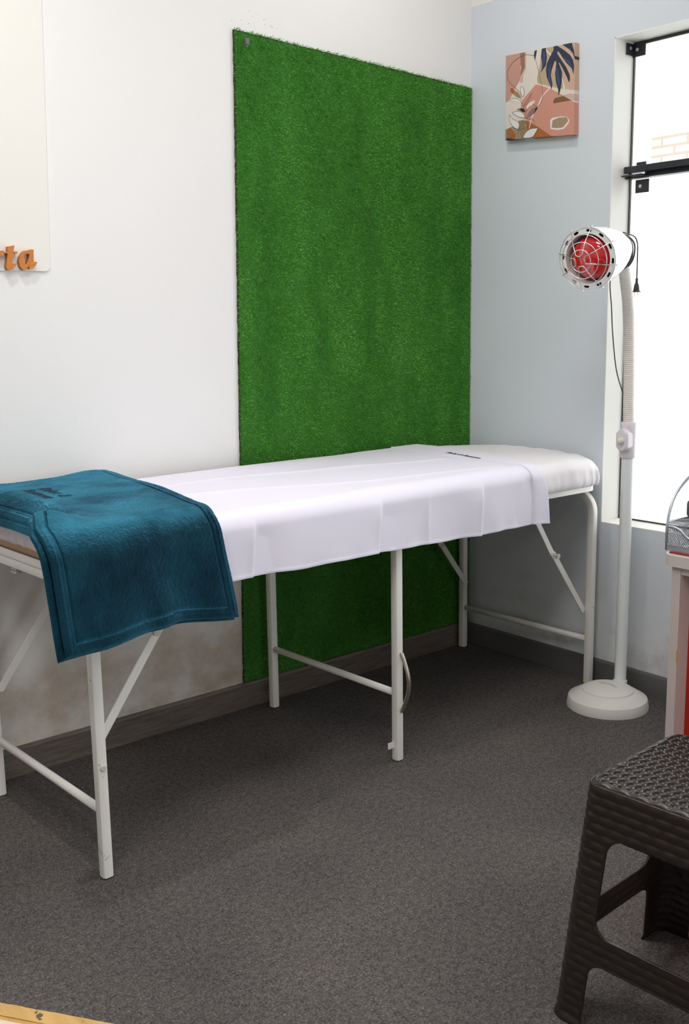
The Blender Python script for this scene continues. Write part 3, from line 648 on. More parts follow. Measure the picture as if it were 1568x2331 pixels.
# top frame: rail all round with rounded corners
def frame_path(z, inset):
    x0, x1, y0, y1, R = -.026 + inset, 1.848 - inset, .001 + inset, BW - inset, .045; out = []
    for cx, cy, a0 in ((x1 - R, y1 - R, 0), (x0 + R, y1 - R, 90), (x0 + R, y0 + R, 180), (x1 - R, y0 + R, 270)):
        for k in range(9):
            t = math.radians(a0 + 90 * k / 8); out.append((cx + R * math.cos(t), cy + R * math.sin(t)))
    return out
po = frame_path(0, 0); pi_ = frame_path(0, .022); k = len(po); vs = []
for (L, dz) in ((po, .001), (po, .020), (pi_, .020), (pi_, .001)): vs += [T_(a, b, ztop(a) + dz) for a, b in L]
mb = MB(); mb.add(vs, [(r * k + i, r * k + (i + 1) % k, ((r + 1) % 4) * k + (i + 1) % k, ((r + 1) % 4) * k + i) for r in range(4) for i in range(k)])
o = fix_normals(mb.build('top_frame', M_metal, tb)); bevel(o, .002)
mb = MB(); mb.box((-.02, .012, .691), (1.84, BW - .012, .695), T=T_); mb.build('deck_panel', M_tan, tb)
# folding braces: flat bars with a hinge
def flat(mb, p, q, b, wdt=.021, th=.004):
    p = np.array(p, float); q = np.array(q, float); d = (q - p) / np.linalg.norm(q - p); n = np.array([-d[1], d[0]]) * wdt / 2
    L = [p + n - d * wdt * .2, p + d * -wdt * .45, p - n - d * wdt * .2, q - n + d * wdt * .2, q + d * wdt * .45, q + n + d * wdt * .2]
    prism(mb, [tuple(v) for v in L], [], lambda u, v, dd: T_(u, dd, v), b, b + th)
def bolt(a, b, z, s, parent, r=.0075, h=.005):
    m = MB(); lathe(m, [(0, r), (h * .7, r), (h, r * .75)], Bd(a, b, z), tuple(Bax * s), 20, cap1=True); autosmooth(m.build('bolt', M_bolt, parent))
def brace(a_leg, zl, a_h, zh, a_t, zt, b, side, stick):
    mb = MB(); flat(mb, (a_leg, zl), (a_h, zh), b); o = fix_normals(mb.build('brace', M_metal, tb)); bevel(o, .0008)
    mb = MB(); flat(mb, (a_h, zh), (a_t, zt), b + .0045 * side, .019); fix_normals(mb.build('upper_link', M_metal, o))
    bolt(a_h, b if side > 0 else b + .004, zh, -1, o, .0062, .004)
    if stick: 
        m = MB(); hh = Bd(a_h + stick * .012, b + .006, zh - .006); lathe(m, [(0, .004), (.012, .004), (.013, .0085), (.0165, .0085)], hh, tuple(-Bax), 18, cap1=True); autosmooth(m.build('hinge_pin', M_bolt, o))
    return o
brace(1.826, .315, 1.655, .548, 1.595, .668, .0250, 1, 1)
m_ = bolt(A1, 0, .268, -1, tb)
brace(1.815, .300, 1.652, .512, 1.565, .668, BW - .0295, 1, 1)
brace(.006, .262, .176, .482, .305, .668, .0250, 1, -1); bolt(-.0165, .0, .278, -1, tb, .005, .004)
brace(-.010, .255, .120, .42, .290, .668, BW - .0295, 1, 0)
mb = MB(); mb.box((A1 - .008, .365, .652), (A1 + .008, .369, .666), T=T_); mb.box((A1 - .008, .365, .6495), (A1 + .008, .397, .652), T=T_); mb.box((A1 - .002, .369, .656), (A1 + .004, .402, .660), T=T_); bevel(mb.build('latch', M_bolt, tb), .001)

# padded top, loft of inset rounded rectangles
def pad_loft(a0, a1, b0, b1, R, prof, crown=.0, npc=14, nstraight=(70, 24), disp=None):
    """prof: list of (inset, z) from bottom rim to the centre line"""
    rings = []
    for ins, z_ in prof:
        r = max(R - ins, .004); X0, X1, Y0, Y1 = a0 + ins, a1 - ins, b0 + ins, b1 - ins
        Y0, Y1 = min(Y0, (b0 + b1) / 2 - .0005), max(Y1, (b0 + b1) / 2 + .0005); r = min(r, (Y1 - Y0) / 2)
        c = [(X1 - r, Y1 - r, 0), (X0 + r, Y1 - r, 90), (X0 + r, Y0 + r, 180), (X1 - r, Y0 + r, 270)]; pts = []
        for q in range(4):
            cx, cy, an = c[q]; arc = [(cx + r * math.cos(math.radians(an + 90 * k / npc)), cy + r * math.sin(math.radians(an + 90 * k / npc))) for k in range(npc + 1)]
            nx = c[(q + 1) % 4]; e0 = arc[-1]; an2 = math.radians(nx[2]); e1 = (nx[0] + r * math.cos(an2), nx[1] + r * math.sin(an2)); m = nstraight[0] if q % 2 == 0 else nstraight[1]
            pts += arc + [(e0[0] + (e1[0] - e0[0]) * k / m, e0[1] + (e1[1] - e0[1]) * k / m) for k in range(1, m)]
        rings.append([(x_, y_, z_) for x_, y_ in pts])
    P = np.array(rings); n = P.shape[1]
    if crown: cen = np.clip(np.minimum(P[..., 1] - b0, b1 - P[..., 1]) / ((b1 - b0) / 2), 0, 1); P[..., 2] += crown * np.sin(cen * PI / 2) * (np.arange(len(P)) > 3)[:, None]
    if disp is not None: P = disp(P)
    for ca_, cb_ in ((a0, b0), (a0, b1)): P[..., 2] -= .016 * np.exp(-((P[..., 0] - ca_) ** 2 + (P[..., 1] - cb_) ** 2) / .11 ** 2) * np.clip((P[..., 2] - .72) / .05, 0, 1)
    V = BdA(P[..., 0], P[..., 1], P[..., 2] + P[..., 0] * (.009 - .005 * np.clip((P[..., 2] - .70) / .08, 0, 1))); K = len(P)
    F = [(i * n + j, i * n + (j + 1) % n, (i + 1) * n + (j + 1) % n, (i + 1) * n + j) for i in range(K - 1) for j in range(n)]
    return V.reshape(-1, 3), F
def rprof(z0, z1, R, extra=()):  # side, shoulder and flat top of the padding
    out = [(.012, z0), (.003, z0 + .006), (0, z0 + .02), (0, z1 - R)]
    for k in range(1, 9): t = k / 8 * PI / 2; out.append((R * (1 - math.cos(t)), z1 - R + R * math.sin(t)))
    for ins in (.07, .11, .16, .21, .26, .32): out.append((ins, z1))
    return out
MA0, MA1, MB0, MB1 = -.044, 1.857, -.026, .602
V, F = pad_loft(MA0 + .006, MA1 - .004, MB0 + .005, MB1 - .004, .10, rprof(.6935, .783, .046), crown=.006)
obj('padding', V, F, M_tan, tb, True)

# ---- fitted sheet, gathered under the rim (a thing of its own)
def sheet_disp(P):
    a, b, z_ = P[..., 0], P[..., 1], P[..., 2]; n = P.shape[1]
    jj = np.arange(n)[None, :] + 0 * a
    cor = np.exp(-((a - MA0) / .10) ** 2) * (np.exp(-((b - MB0) / .13) ** 2) + np.exp(-((b - MB1) / .13) ** 2)) + .5 * np.exp(-((a - MA1) / .05) ** 2) + .18
    low = np.clip((.782 - z_) / .055, 0, 1)
    nz = .8 * (vnoise(jj * .5, z_ * 12, 21) - .5) + .5 * (vnoise(jj * .93, z_ * 16, 22) - .5)
    cx, cy = a - np.clip(a, MA0 + .085, MA1 - .085), b - np.clip(b, MB0 + .085, MB1 - .085); l = np.sqrt(cx ** 2 + cy ** 2) + 1e-6
    amp = .020 * cor * low * nz; P = P.copy(); P[..., 0] += cx / l * amp; P[..., 1] += cy / l * amp
    topw = np.clip((z_ - .76) / .03, 0, 1)
    P[..., 2] += topw * ((vnoise(a * 9, b * 26, 4) - .5) * .0035 + (vnoise(a * 30 + b * 20, b * 40, 6) - .5) * .0016) * (np.exp(-((a - MA0) / .3) ** 2) + .2)
    return P
prof = [(.016, .6945), (.006, .6955), (.001, .700), (-.003, .708), (-.005, .718), (-.0045, .730), (-.0035, .740)]
for kk in range(0, 10): t = kk / 9 * PI / 2; prof.append((-.003 + .044 * (1 - math.cos(t)), .745 + .044 * math.sin(t)))
for ins in (.055, .07, .09, .11, .135, .16, .19, .22, .25, .285, .318): prof.append((ins, .789))
V, F = pad_loft(MA0, MA1, MB0, MB1, .10, prof, crown=.006, npc=40, nstraight=(200, 90), disp=sheet_disp)
# on the head end the elastic hem rides up and shows the vinyl
V = np.array(V); av = (V - np.array([OX, OY, 0])) @ Aax; bv = (V - np.array([OX, OY, 0])) @ Bax
lift = np.clip((av - 1.80) / .04, 0, 1) * np.clip((.755 - V[:, 2]) / .05, 0, 1); V[:, 2] += lift * .022
o = obj('fitted_sheet', V, F, M_sheet, None, True); tag(o, 'white elasticated fitted sheet stretched over the table padding, gathered at the far corner', 'sheet')

# ---- flat cover sheet with folded hem and crease lines
def drape(NA, NL, aR, aL, hem, bfront, ztopf, Rr, bback, zfun=None):
    """surface grid over the padding: rows across a (right -> left), columns from the back edge over the top and down the front"""
    u = np.linspace(0, 1, NA)[:, None]; Ltop = bback - (bfront + Rr); La = Rr * PI / 2
    P = np.zeros((NA, NL, 3)); ab = np.zeros((NA, NL)); bb = np.zeros((NA, NL)); zz = np.zeros((NA, NL))
    for i in range(NA):
        ui = i / (NA - 1); am = aR(0, ui) * (1 - ui) + aL(0, ui) * ui; zh = hem(am); zt = ztopf(am) if callable(ztopf) else ztopf; Ld = (zt - Rr) - zh; Ltot = Ltop + La + Ld
        s = np.linspace(0, Ltot, NL)
        b = np.where(s < Ltop, bback - s, np.where(s < Ltop + La, bfront + Rr - Rr * np.sin(np.clip((s - Ltop) / Rr, 0, PI / 2)), bfront))
        z_ = np.where(s < Ltop, zt, np.where(s < Ltop + La, zt - Rr + Rr * np.cos(np.clip((s - Ltop) / Rr, 0, PI / 2)), zt - Rr - (s - Ltop - La)))
        a = np.array([aR(t_, ui) * (1 - ui) + aL(t_, ui) * ui for t_ in (s / 1.0 - Ltop)])
        ab[i], bb[i], zz[i] = a, b, z_
    return ab, bb, zz
# parameter t: 0 at the front shoulder, negative on top, positive going down
def lerp(t, pts): return float(np.interp(t, [p[0] for p in pts], [p[1] for p in pts]))
def interp_s(t, pts):
    xs = [p[0] for p in pts]; ys = [p[1] for p in pts]; return float(np.interp(t, xs, ys))
cR = [(-.64, .215), (-.55, .222), (-.30, .262), (-.03, .325), (.03, .335), (.06, .325), (.10, .305), (.25, .283)]
a_, b_, z_ = drape(620, 300, lambda t, u: interp_s(t, cR), lambda t, u: 1.60, lambda a: float(np.interp(a, [.28, .41, .69, 1.02, 1.27, 1.43, 1.49, 1.7], [.606, .617, .621, .631, .634, .641, .640, .648])) + .0008 * math.sin(a * 38), -.036, lambda a: .7955 + .0045 * a, .046, .606)
zt_row = .7955 + .0045 * a_
sz = np.clip((zt_row - .025 - z_) / .05, 0, 1)          # 1 on the hanging part
tp = 1 - np.clip((zt_row - .004 - z_) / .01, 0, 1)
mz = tp * .005 * np.sin(np.clip(np.minimum(b_ - MB0, MB1 - b_) / .317, 0, 1) * PI / 2)
h = np.zeros_like(a_)
for ca in (.612, 1.016, 1.430): # sharp pressed creases down the front: cloth kinks outwards
    dxx = a_ - (ca - .012 * np.clip((z_ - .62) / .15, 0, 1)); h += sz * (.0050 * np.exp(-np.abs(dxx) / .008) + .011 * (1 / (1 + np.exp(-dxx / .0022)) - .5) * np.exp(-np.abs(dxx) / .055))
h += sz * .0035 * np.exp(-np.abs(a_ - .825) / .014)
h += sz * ((vnoise(a_ * 7, z_ * 6, 31) - .5) * .010)
lowf = np.clip((.68 - z_) / .06, 0, 1); h += lowf * .0016 * np.sin(a_ * 60 + 2 * np.sin(a_ * 13))
# long creases along the top
def line_h(pts, w_, A_): 
    bl = np.interp(a_, [p[0] for p in pts], [p[1] for p in pts]); return A_ * np.exp(-np.abs(b_ - bl) / w_) * tp
h += np.clip((a_ - .43) / .05, 0, 1) * line_h([(.42, .235), (.70, .30), (1.14, .40), (1.6, .43)], .010, .0042) + np.clip((a_ - .43) / .05, 0, 1) * line_h([(.42, .02), (.6, .05), (.93, .085), (1.11, .14), (1.28, .20), (1.6, .25)], .011, .0036)
h += tp * np.clip((a_ - .40) / .1, .3, 1) * ((vnoise(a_ * 5, b_ * 9, 41) - .5) * .006)
# hem band at the foot end: double cloth, lifted edge
bandl = np.interp(b_ + (0 * z_), [-.05, .0, .045, .235, .5, .62], [.372, .385, .405, .422, .357, .345]) + np.where(z_ < .77, (.77 - z_) * -.05, 0)
band = np.clip((bandl - a_) / .0012, 0, 1); h += band * .0030 * (1 + .5 * vnoise(b_ * 12, z_ * 9, 8))
h += np.exp(-((a_ - bandl - .012) / .02) ** 2) * sz * -.010
# stitched hem along the bottom
NL = a_.shape[1]; dist = (z_ - z_[:, -1:]); hemm = np.clip((.0085 - dist) / .001, 0, 1) * sz; h += hemm * .0009
P = BdA(a_, b_, z_ + mz); du = np.gradient(P, axis=0); dv = np.gradient(P, axis=1); Nn = np.cross(du, dv); Nn /= np.linalg.norm(Nn, axis=2, keepdims=True)
P = P + Nn * (np.maximum(h, -.004))[..., None]
V, F = slab(P, .0016, .001)
o = obj('cover_sheet', V, F, M_cover, None, True); tag(o, 'smooth white flat sheet laid over the table, hanging down the front with sharp creases', 'sheet')
COVER = o

from mathutils.bvhtree import BVHTree
def drape_on(o_, a0, b0, slope=0.0, lift=.0006):
    org = Vector(ORG[o_.name]); bv = BVHTree.FromPolygons([v.co + org for v in o_.data.vertices], [tuple(p.vertices) for p in o_.data.polygons])
    def f(x_, y_, d):
        p = Bd(a0 - y_ + x_ * slope, b0 - x_, .95); hit = bv.ray_cast(Vector(p), Vector((0, 0, -1)))[0]; return (p[0], p[1], (hit.z if hit else .8) + lift + d)
    return f
def text_mesh(name, body, size, M3, mat_, parent, shear=.35, extrude=.0004, spacing=1.0, bold=.004):
    c = bpy.data.curves.new(name, 'FONT'); c.body = body; c.size = size; c.shear = shear; c.extrude = extrude; c.align_x = 'CENTER'; c.align_y = 'CENTER'; c.space_character = spacing; c.offset = size * bold
    t = bpy.data.objects.new('tmp_text', c); col.objects.link(t); bpy.context.view_layer.update()
    me = bpy.data.meshes.new_from_object(t.evaluated_get(bpy.context.evaluated_depsgraph_get())); bpy.data.objects.remove(t, do_unlink=True)
    vs = [M3(*v.co) for v in me.vertices]; fs = [tuple(p.vertices) for p in me.polygons]; bpy.data.meshes.remove(me)
    return obj(name, vs, fs, mat_, parent)
# embroidered words across the hem band (reading from the wall side to the front)
def on_top(a0, b0, z0, slope=0.0): return lambda x_, y_, d: T_(a0 - y_ + x_ * slope, b0 - x_, z0 + d)
text_mesh('embroidered_words', 'Relax & Renueva', .0250, drape_on(COVER, .372, .245, .18, .0008), M_thread, COVER, .45)

# ---- teal plush blanket folded double, hanging over the near corner
def blanket(dz, dn, hem_off, left_off, seed, bfront, Rr, zt, th=.0115):
    bR = [(-.70, 1.452), (-.55, 1.455), (-.25, 1.495), (-.03, 1.540), (.05, 1.548), (.12, 1.535), (.20, 1.524), (.34, 1.512)]
    bL = [(-.70, 1.880), (-.10, 1.884), (-.055, 1.900), (-.02, 1.955), (.02, 1.972), (.08, 1.968), (.16, 1.958), (.34, 1.938)]
    hem = lambda a: float(np.interp(a, [1.45, 1.50, 1.60, 1.70, 1.78, 1.86, 1.97], [.560, .560, .572, .584, .577, .565, .556])) + hem_off
    a_, b_, z_ = drape(300, 340, lambda t, u: interp_s(t, bR) - .004 * left_off / .006 * 0, lambda t, u: interp_s(t, bL) + left_off, hem, bfront, zt, Rr, .606)
    sz = np.clip((zt - .02 - z_) / .05, 0, 1); tp = 1 - np.clip((zt - .002 - z_) / .01, 0, 1)
    z2 = z_ + tp * (.004 * np.sin(np.clip(np.minimum(b_, .60 - b_) / .3, 0, 1) * PI / 2) + (vnoise(a_ * 11, b_ * 8, seed) - .5) * .006 + .010 * np.exp(-((b_ - .60) / .07) ** 2) * np.exp(-((a_ - 1.50) / .08) ** 2))
    # sags over the end of the table, except the raised fold at the corner
    end = np.clip((a_ - 1.80) / .085, 0, 1) ** 1.6; z2 -= .040 * end * np.clip((b_ - .045) / .05, 0, 1)
    hump = np.exp(-((b_ - .012) / .034) ** 2) * np.clip((a_ - 1.83) / .08, 0, 1); z2 += .026 * hump * (1 - sz)
    h = sz * ((vnoise(a_ * 8 + 3, z_ * 4, seed + 1) - .5) * .020 + .010 * np.sin((a_ - 1.45) * 21) * np.clip((.80 - z_) / .2, 0, 1))
    h += sz * .018 * np.exp(-((a_ - 1.70 - (z_ - .6) * .25) / .035) ** 2) * np.clip((.72 - z_) / .12, 0, 1)
    P = BdA(a_, b_, z2 + dz); du = np.gradient(P, axis=0); dv = np.gradient(P, axis=1); Nn = np.cross(du, dv); Nn /= np.linalg.norm(Nn, axis=2, keepdims=True)
    P = P + Nn * (h + dn)[..., None]
    fur = (vnoise(a_ * 260, (b_ + z_) * 260, 51) - .5) * .0010 + (vnoise(a_ * 90, (b_ + z_) * 70, 52) - .5) * .0005
    return slab(P, th, .0062, groove=(.027, .0022, .0034), extra=fur)
bk = thing('plush_blanket', tuple(Bd(1.7, .2, .56)), 'dark teal plush blanket folded double, draped over the near end of the table', 'blanket')
V, F = blanket(0, 0, -.004, .005, 61, -.061, .052, .8165); obj('under_layer', V, F, M_velvet, bk, True)
V, F = blanket(0, 0, .006, -.004, 61, -.078, .066, .8290); UL = obj('upper_layer', V, F, M_velvet, bk, True)
for body, a0, b0, sz_ in (('Relax &', 1.733, .355, .044), ('Renueva', 1.775, .352, .044)):
    t = text_mesh('embossed_words', body, sz_, drape_on(UL, a0, b0, .1, .0003), M_emboss, UL, .3, .0007, 1.15)
# ================================================================== infrared heat lamp on a stand
hl = thing('heat_lamp', (-.172, -.781, 0), 'white floor-standing infrared heat lamp with red bulb and flexible neck', 'heat lamp')
PX, PY = -.096, -.774; BTX, BTY = -.168, -.783
mb = MB(); lathe(mb, [(0, .1297), (.004, .1300), (.026, .1262), (.031, .1240), (.0335, .119), (.045, .100), (.0520, .0880), (.0528, .0825), (.0565, .0815), (.0580, .0790), (.0625, .070), (.0665, .058), (.0695, .040), (.0705, .020), (.071, .0)], (-.172, -.781, 0), (0, 0, 1), 96, cap0=True)
bs = autosmooth(mb.build('lamp_base', M_basep, hl), 25)
mb = MB(); lathe(mb, [(.050, .0228), (.0655, .0226), (.068, .0195)], (PX, PY, 0), (0, 0, 1), 40, cap1=True); autosmooth(mb.build('socket_ring', M_basep, bs))
_bo = Vector(ORG[bs.name]); _bv = BVHTree.FromPolygons([v.co + _bo for v in bs.data.vertices], [tuple(p.vertices) for p in bs.data.polygons])
def base_txt(x_, y_, d):   # moulded word arching over the dome
    y_ = y_ - x_ * x_ * 9; px = BTX + .04 * x_ + y_; py = BTY - x_ + .04 * y_
    hit = _bv.ray_cast(Vector((px, py, .3)), Vector((0, 0, -1)))[0]; return (px, py, (hit.z if hit else .07) + .0003 + d)
text_mesh('embossed_word', 'CEROMAX', .0130, base_txt, mat('moulded_letter_edge', (.42, .40, .37), .6), bs, 0, .0004, 1.1)
mb = MB(); tube(mb, [(PX, PY, .055), (PX, PY, .4), (PX, PY, .83)], .0190, 40, caps=False); mb.build('pole', M_pole, hl, True)
mb = MB(); lathe(mb, [(.800, .0195), (.800, .0222), (.803, .0236), (.835, .0240), (.895, .0246), (.909, .0246), (.912, .0235), (.912, .017)], (PX, PY, 0), (0, 0, 1), 48); cl = autosmooth(mb.build('height_collar', M_collar, hl))
def oct_(y0, y1, z0, z1, c): return [(y0 + c, z0), (y1 - c, z0), (y1, z0 + c), (y1, z1 - c), (y1 - c, z1), (y0 + c, z1), (y0, z1 - c), (y0, z0 + c)]
mb = MB(); prism(mb, oct_(PY - .0225, PY + .0225, .823, .893, .014), [], lambda u, v, d: (PX - d, u, v), .0, .037); o = fix_normals(mb.build('clamp_block', M_collar, cl)); bevel(o, .005, 3, 30)
mb = MB(); gp = [((.0098 + .0009 * (k % 2)) * math.cos(2 * PI * k / 32), (.0098 + .0009 * (k % 2)) * math.sin(2 * PI * k / 32)) for k in range(32)]
prism(mb, gp, [], lambda u, v, d: (PX - .036 - d, PY + u, .857 + v), 0, .011); lathe(mb, [(0, .0092), (.0035, .0075), (.005, .004), (.0055, .0)], (PX - .047, PY, .857), (-1, 0, 0), 24)
o = fix_normals(mb.build('clamp_knob', mat('cream_knob', (.76, .73, .66), .4), cl)); bevel(o, .0006)
NP = [(PX, PY, .905), (-.099, -.7725, .98), (-.103, -.773, 1.065), (-.109, -.774, 1.14), (-.116, -.7755, 1.212), (-.131, -.779, 1.285), (-.143, -.777, 1.345), (-.156, -.776, 1.40)]
C_ = bez(NP, 40); L_ = np.concatenate([[0], np.cumsum(np.linalg.norm(np.diff(C_, axis=0), axis=1))]); nn = int(L_[-1] / .00152); sN = np.linspace(0, L_[-1], nn)
CP = np.stack([np.interp(sN, L_, C_[:, i]) for i in range(3)], 1); rr_ = .0172 + .0011 * np.sin(sN / .00610 * 2 * PI)
mb = MB(); tube(mb, CP, rr_, 28, caps=False); mb.build('flexible_neck', M_neck, hl, True)
H0 = np.array([-.1445, -.7792, 1.4464]); H1 = np.array([-.374, -.810, 1.4019]); hd = (H1 - H0); HL = np.linalg.norm(hd); hd /= HL; ha, hu, hs = basis(hd)
def Hp(d, u, s): return H0 + ha * d + hu * u + hs * s
mb = MB(); lathe(mb, [(-.006, .0), (-.006, .026), (-.003, .031), (.006, .033), (.028, .034), (.038, .037), (.060, .047), (.09, .0595), (.12, .0695), (.150, .0770), (.190, .0825), (.228, .0858), (.2335, .0870), (HL, .0875), (HL + .0008, .0867)], H0, hd, 96)
sh = autosmooth(mb.build('lamp_shade', M_lampwhite, hl), 40)
# front rim: flat ring with twelve long slots cut through it
RI, RO, NR, NTt = .0702, .0868, 22, 720
rad = np.linspace(RI, RO, NR)[None, :] * np.ones((NTt, 1)); th = (np.arange(NTt) / NTt * 2 * PI)[:, None] * np.ones((1, NR)); tau = 2 * PI / 12
tl = (th + .12 + tau / 2) % tau - tau / 2; X = tl * .0785; Yr = rad - .0790; hl_, hr_ = .0080, .0036
def sdf(X, Y): return np.sqrt(np.maximum(np.abs(X) - (hl_ - hr_), 0) ** 2 + Y ** 2) - hr_
cell = (RO - RI) / (NR - 1); sd = sdf(X, Yr); near = np.abs(sd) < cell * .62
gx_ = (sdf(X + 1e-5, Yr) - sd) / 1e-5; gy_ = (sdf(X, Yr + 1e-5) - sd) / 1e-5; edge = (np.arange(NR) == 0) | (np.arange(NR) == NR - 1)
X2 = np.where(near & ~edge, X - gx_ * sd, X); Y2 = np.where(near & ~edge, Yr - gy_ * sd, Yr); th2 = th + (X2 - X) / .0785; r2 = Y2 + .0790; sd2 = np.where(near & ~edge, 0, sd)
V = np.stack([Hp(HL + .0006, 0, 0)[None, None] + (hu * np.cos(t) + hs * np.sin(t)) * r for t, r in zip(th2[..., None].reshape(-1, 1), r2[..., None].reshape(-1, 1))]).reshape(-1, 3)
F = [q for q in grid_faces(NTt, NR, wrap=True) if np.mean([sd2.ravel()[i] for i in q]) > -cell * .05]
rim = obj('slotted_rim', V, F, M_lampwhite, sh); m_ = rim.modifiers.new('thickness', 'SOLIDIFY'); m_.thickness = .0012; m_.offset = -1
mb = MB(); lathe(mb, [(HL - .012, .0845), (HL - .012, .0708)], H0, hd, 64); mb.build('slot_shade_ring', M_slot_shade, rim)  # dark ring stands in for the shade in the hollow behind the slots
mb = MB(); lathe(mb, [(HL + .0006, .0704), (HL - .004, .0700), (HL - .03, .068), (HL - .06, .0615), (HL - .085, .050), (HL - .10, .033), (HL - .105, .02), (HL - .106, 0)], H0, hd, 80); mb.build('reflector', mat('pale_reflector', (.66, .64, .66), .3, .2), sh, True)
mb = MB(); lathe(mb, [(HL - .11, .018), (HL - .085, .030), (HL - .06, .050), (HL - .042, .0580), (HL - .030, .0615), (HL - .020, .0605), (HL - .011, .055), (HL - .004, .044), (HL + .001, .030), (HL + .0035, .015), (HL + .0042, 0)], H0, hd, 80); mb.build('red_bulb', M_red, hl, True)
# wire guard: three rings on four looped spokes
mb = MB(); gw = .00125
def ring(r, d): tube(mb, [Hp(HL + d, r * math.cos(t), r * math.sin(t)) for t in np.linspace(0, 2 * PI, 73)[:-1]], gw, 8, closed=True)
def gd(r): return .006 + .040 * (1 - (r / .1) ** 2)
for r in (.0310, .0510, .0705, .0885): ring(r, gd(r * 1.12) + (0 if r < .08 else -.003))
for k in range(4):
    c0 = PI / 2 * k + .13; pts = []
    for r, da in ((.1035, -.36), (.088, -.37), (.060, -.38), (.036, -.42), (.0225, -.50), (.0155, 0), (.0225, .50), (.036, .42), (.060, .38), (.088, .37), (.1035, .36)):
        t = c0 + da; r *= .9; pts.append(Hp(HL + gd(min(r * 1.11, .1)) + (-.003 if r > .09 else 0), r * math.cos(t), r * math.sin(t)))
    P = bez(pts, 6); tube(mb, P, gw, 8)
    for q in (pts[0], pts[-1]): lathe(mb, [(-.003, .0001), (-.002, .002), (.001, .0022), (.003, .0001)], q, hd, 10)
mb.build('wire_guard', M_chrome, hl, True)
# cord coiled round the back of the shade, plug hanging
mb = MB(); pts = []
for k in range(4 * 26):
    t = k / 26 * 2 * PI; q = k / 26; d_ = .016 + .007 * q + .005 * math.sin(t * .5); r = .0365 + .0015 * math.sin(t * 3)
    drop = max(0, -math.cos(t)) * (.016 + .006 * (q % 2)); pts.append(Hp(d_, r * math.cos(t) - drop, r * math.sin(t)))
cdm = tube(mb, bez(pts, 3), .0022, 8)
tube(mb, bez([Hp(.03, .044, -.006), (-.128, -.792, 1.474), (-.116, -.796, 1.452), (-.108, -.792, 1.42), (-.105, -.790, 1.388), (-.1045, -.790, 1.350)], 10), .0020, 8)
tube(mb, bez([Hp(.05, -.040, .010), (-.168, -.744, 1.362), (-.154, -.729, 1.332), (-.147, -.732, 1.266), (-.141, -.735, 1.186), (-.127, -.742, 1.078), (-.113, -.757, 1.010), (-.1125, -.768, .995)], 10), .0018, 8)
mb.build('power_cord', M_cord, hl, True)
mb = MB(); q0 = np.array([-.1045, -.790, 0]); lathe(mb, [(1.352, .0028), (1.349, .0045), (1.346, .0035), (1.343, .0047), (1.340, .0037), (1.337, .005), (1.331, .0075), (1.320, .0090), (1.314, .0098), (1.313, .0138), (1.3105, .0138), (1.3105, .0)], q0, (0, 0, 1), 16, cap0=True); pl = autosmooth(mb.build('plug', M_cord, hl), 50)
mb = MB()
for s in (-1, 1):
    c = q0 + np.array([.765, -.644, 0]) * .0052 * s; mb.box((c[0] - .0012, c[1] - .0012, 1.2965), (c[0] + .0012, c[1] + .0012, 1.311))
mb.build('plug_pins', M_brass, pl)

# ================================================================== desk at the right
dk = thing('desk', (-.7, -2.05, 0), 'pale grey laminate desk with red inset panel, cut off by the right photo edge', 'desk')
DX0, DX1, DY0, DY1, DZ = -.985, -.42, -2.70, -1.476, .745
mb = MB()
def rr2(x0, y0, x1, y1, r, n=10):
    out = []
    for cx, cy, a0 in ((x1 - .01, y1 - .01, 0), (x0 + r, y1 - r, 90), (x0 + r, y0 + r, 180), (x1 - .01, y0 + .01, 270)):
        rr = r if cx < (x0 + x1) / 2 else .01
        for k in range(n + 1): a = math.radians(a0 + 90 * k / n); out.append((cx + rr * math.cos(a), cy + rr * math.sin(a)))
    return out
prism(mb, rr2(DX0, DY0, DX1, DY1, .035), [], lambda u, v, d: (u, v, d), DZ - .0235, DZ); o = fix_normals(mb.build('desktop', M_desk, dk)); bevel(o, .001)
for y0 in (DY1 - .047, DY0 + .025):
    mb = MB(); mb.box((-.977, y0, 0), (-.44, y0 + .0205, DZ - .0235)); sp = bevel(mb.build('side_panel', M_deskin, dk), .0006)
    if y0 > -2: mb = MB(); mb.box((-.9776, y0 - .0006, .515), (-.9745, y0 + .002, .54)); mb.build('chipped_edge', M_pine, sp)
mb = MB(); mb.box((-.975, DY0 + .046, DZ - .040), (-.955, DY1 - .0475, DZ - .0235)); mb.build('front_rail', M_desk, dk)
mb = MB(); mb.box((-.936, DY0 + .0455, .02), (-.924, DY1 - .047, DZ - .0235)); mb.build('modesty_panel', M_redpanel, dk)
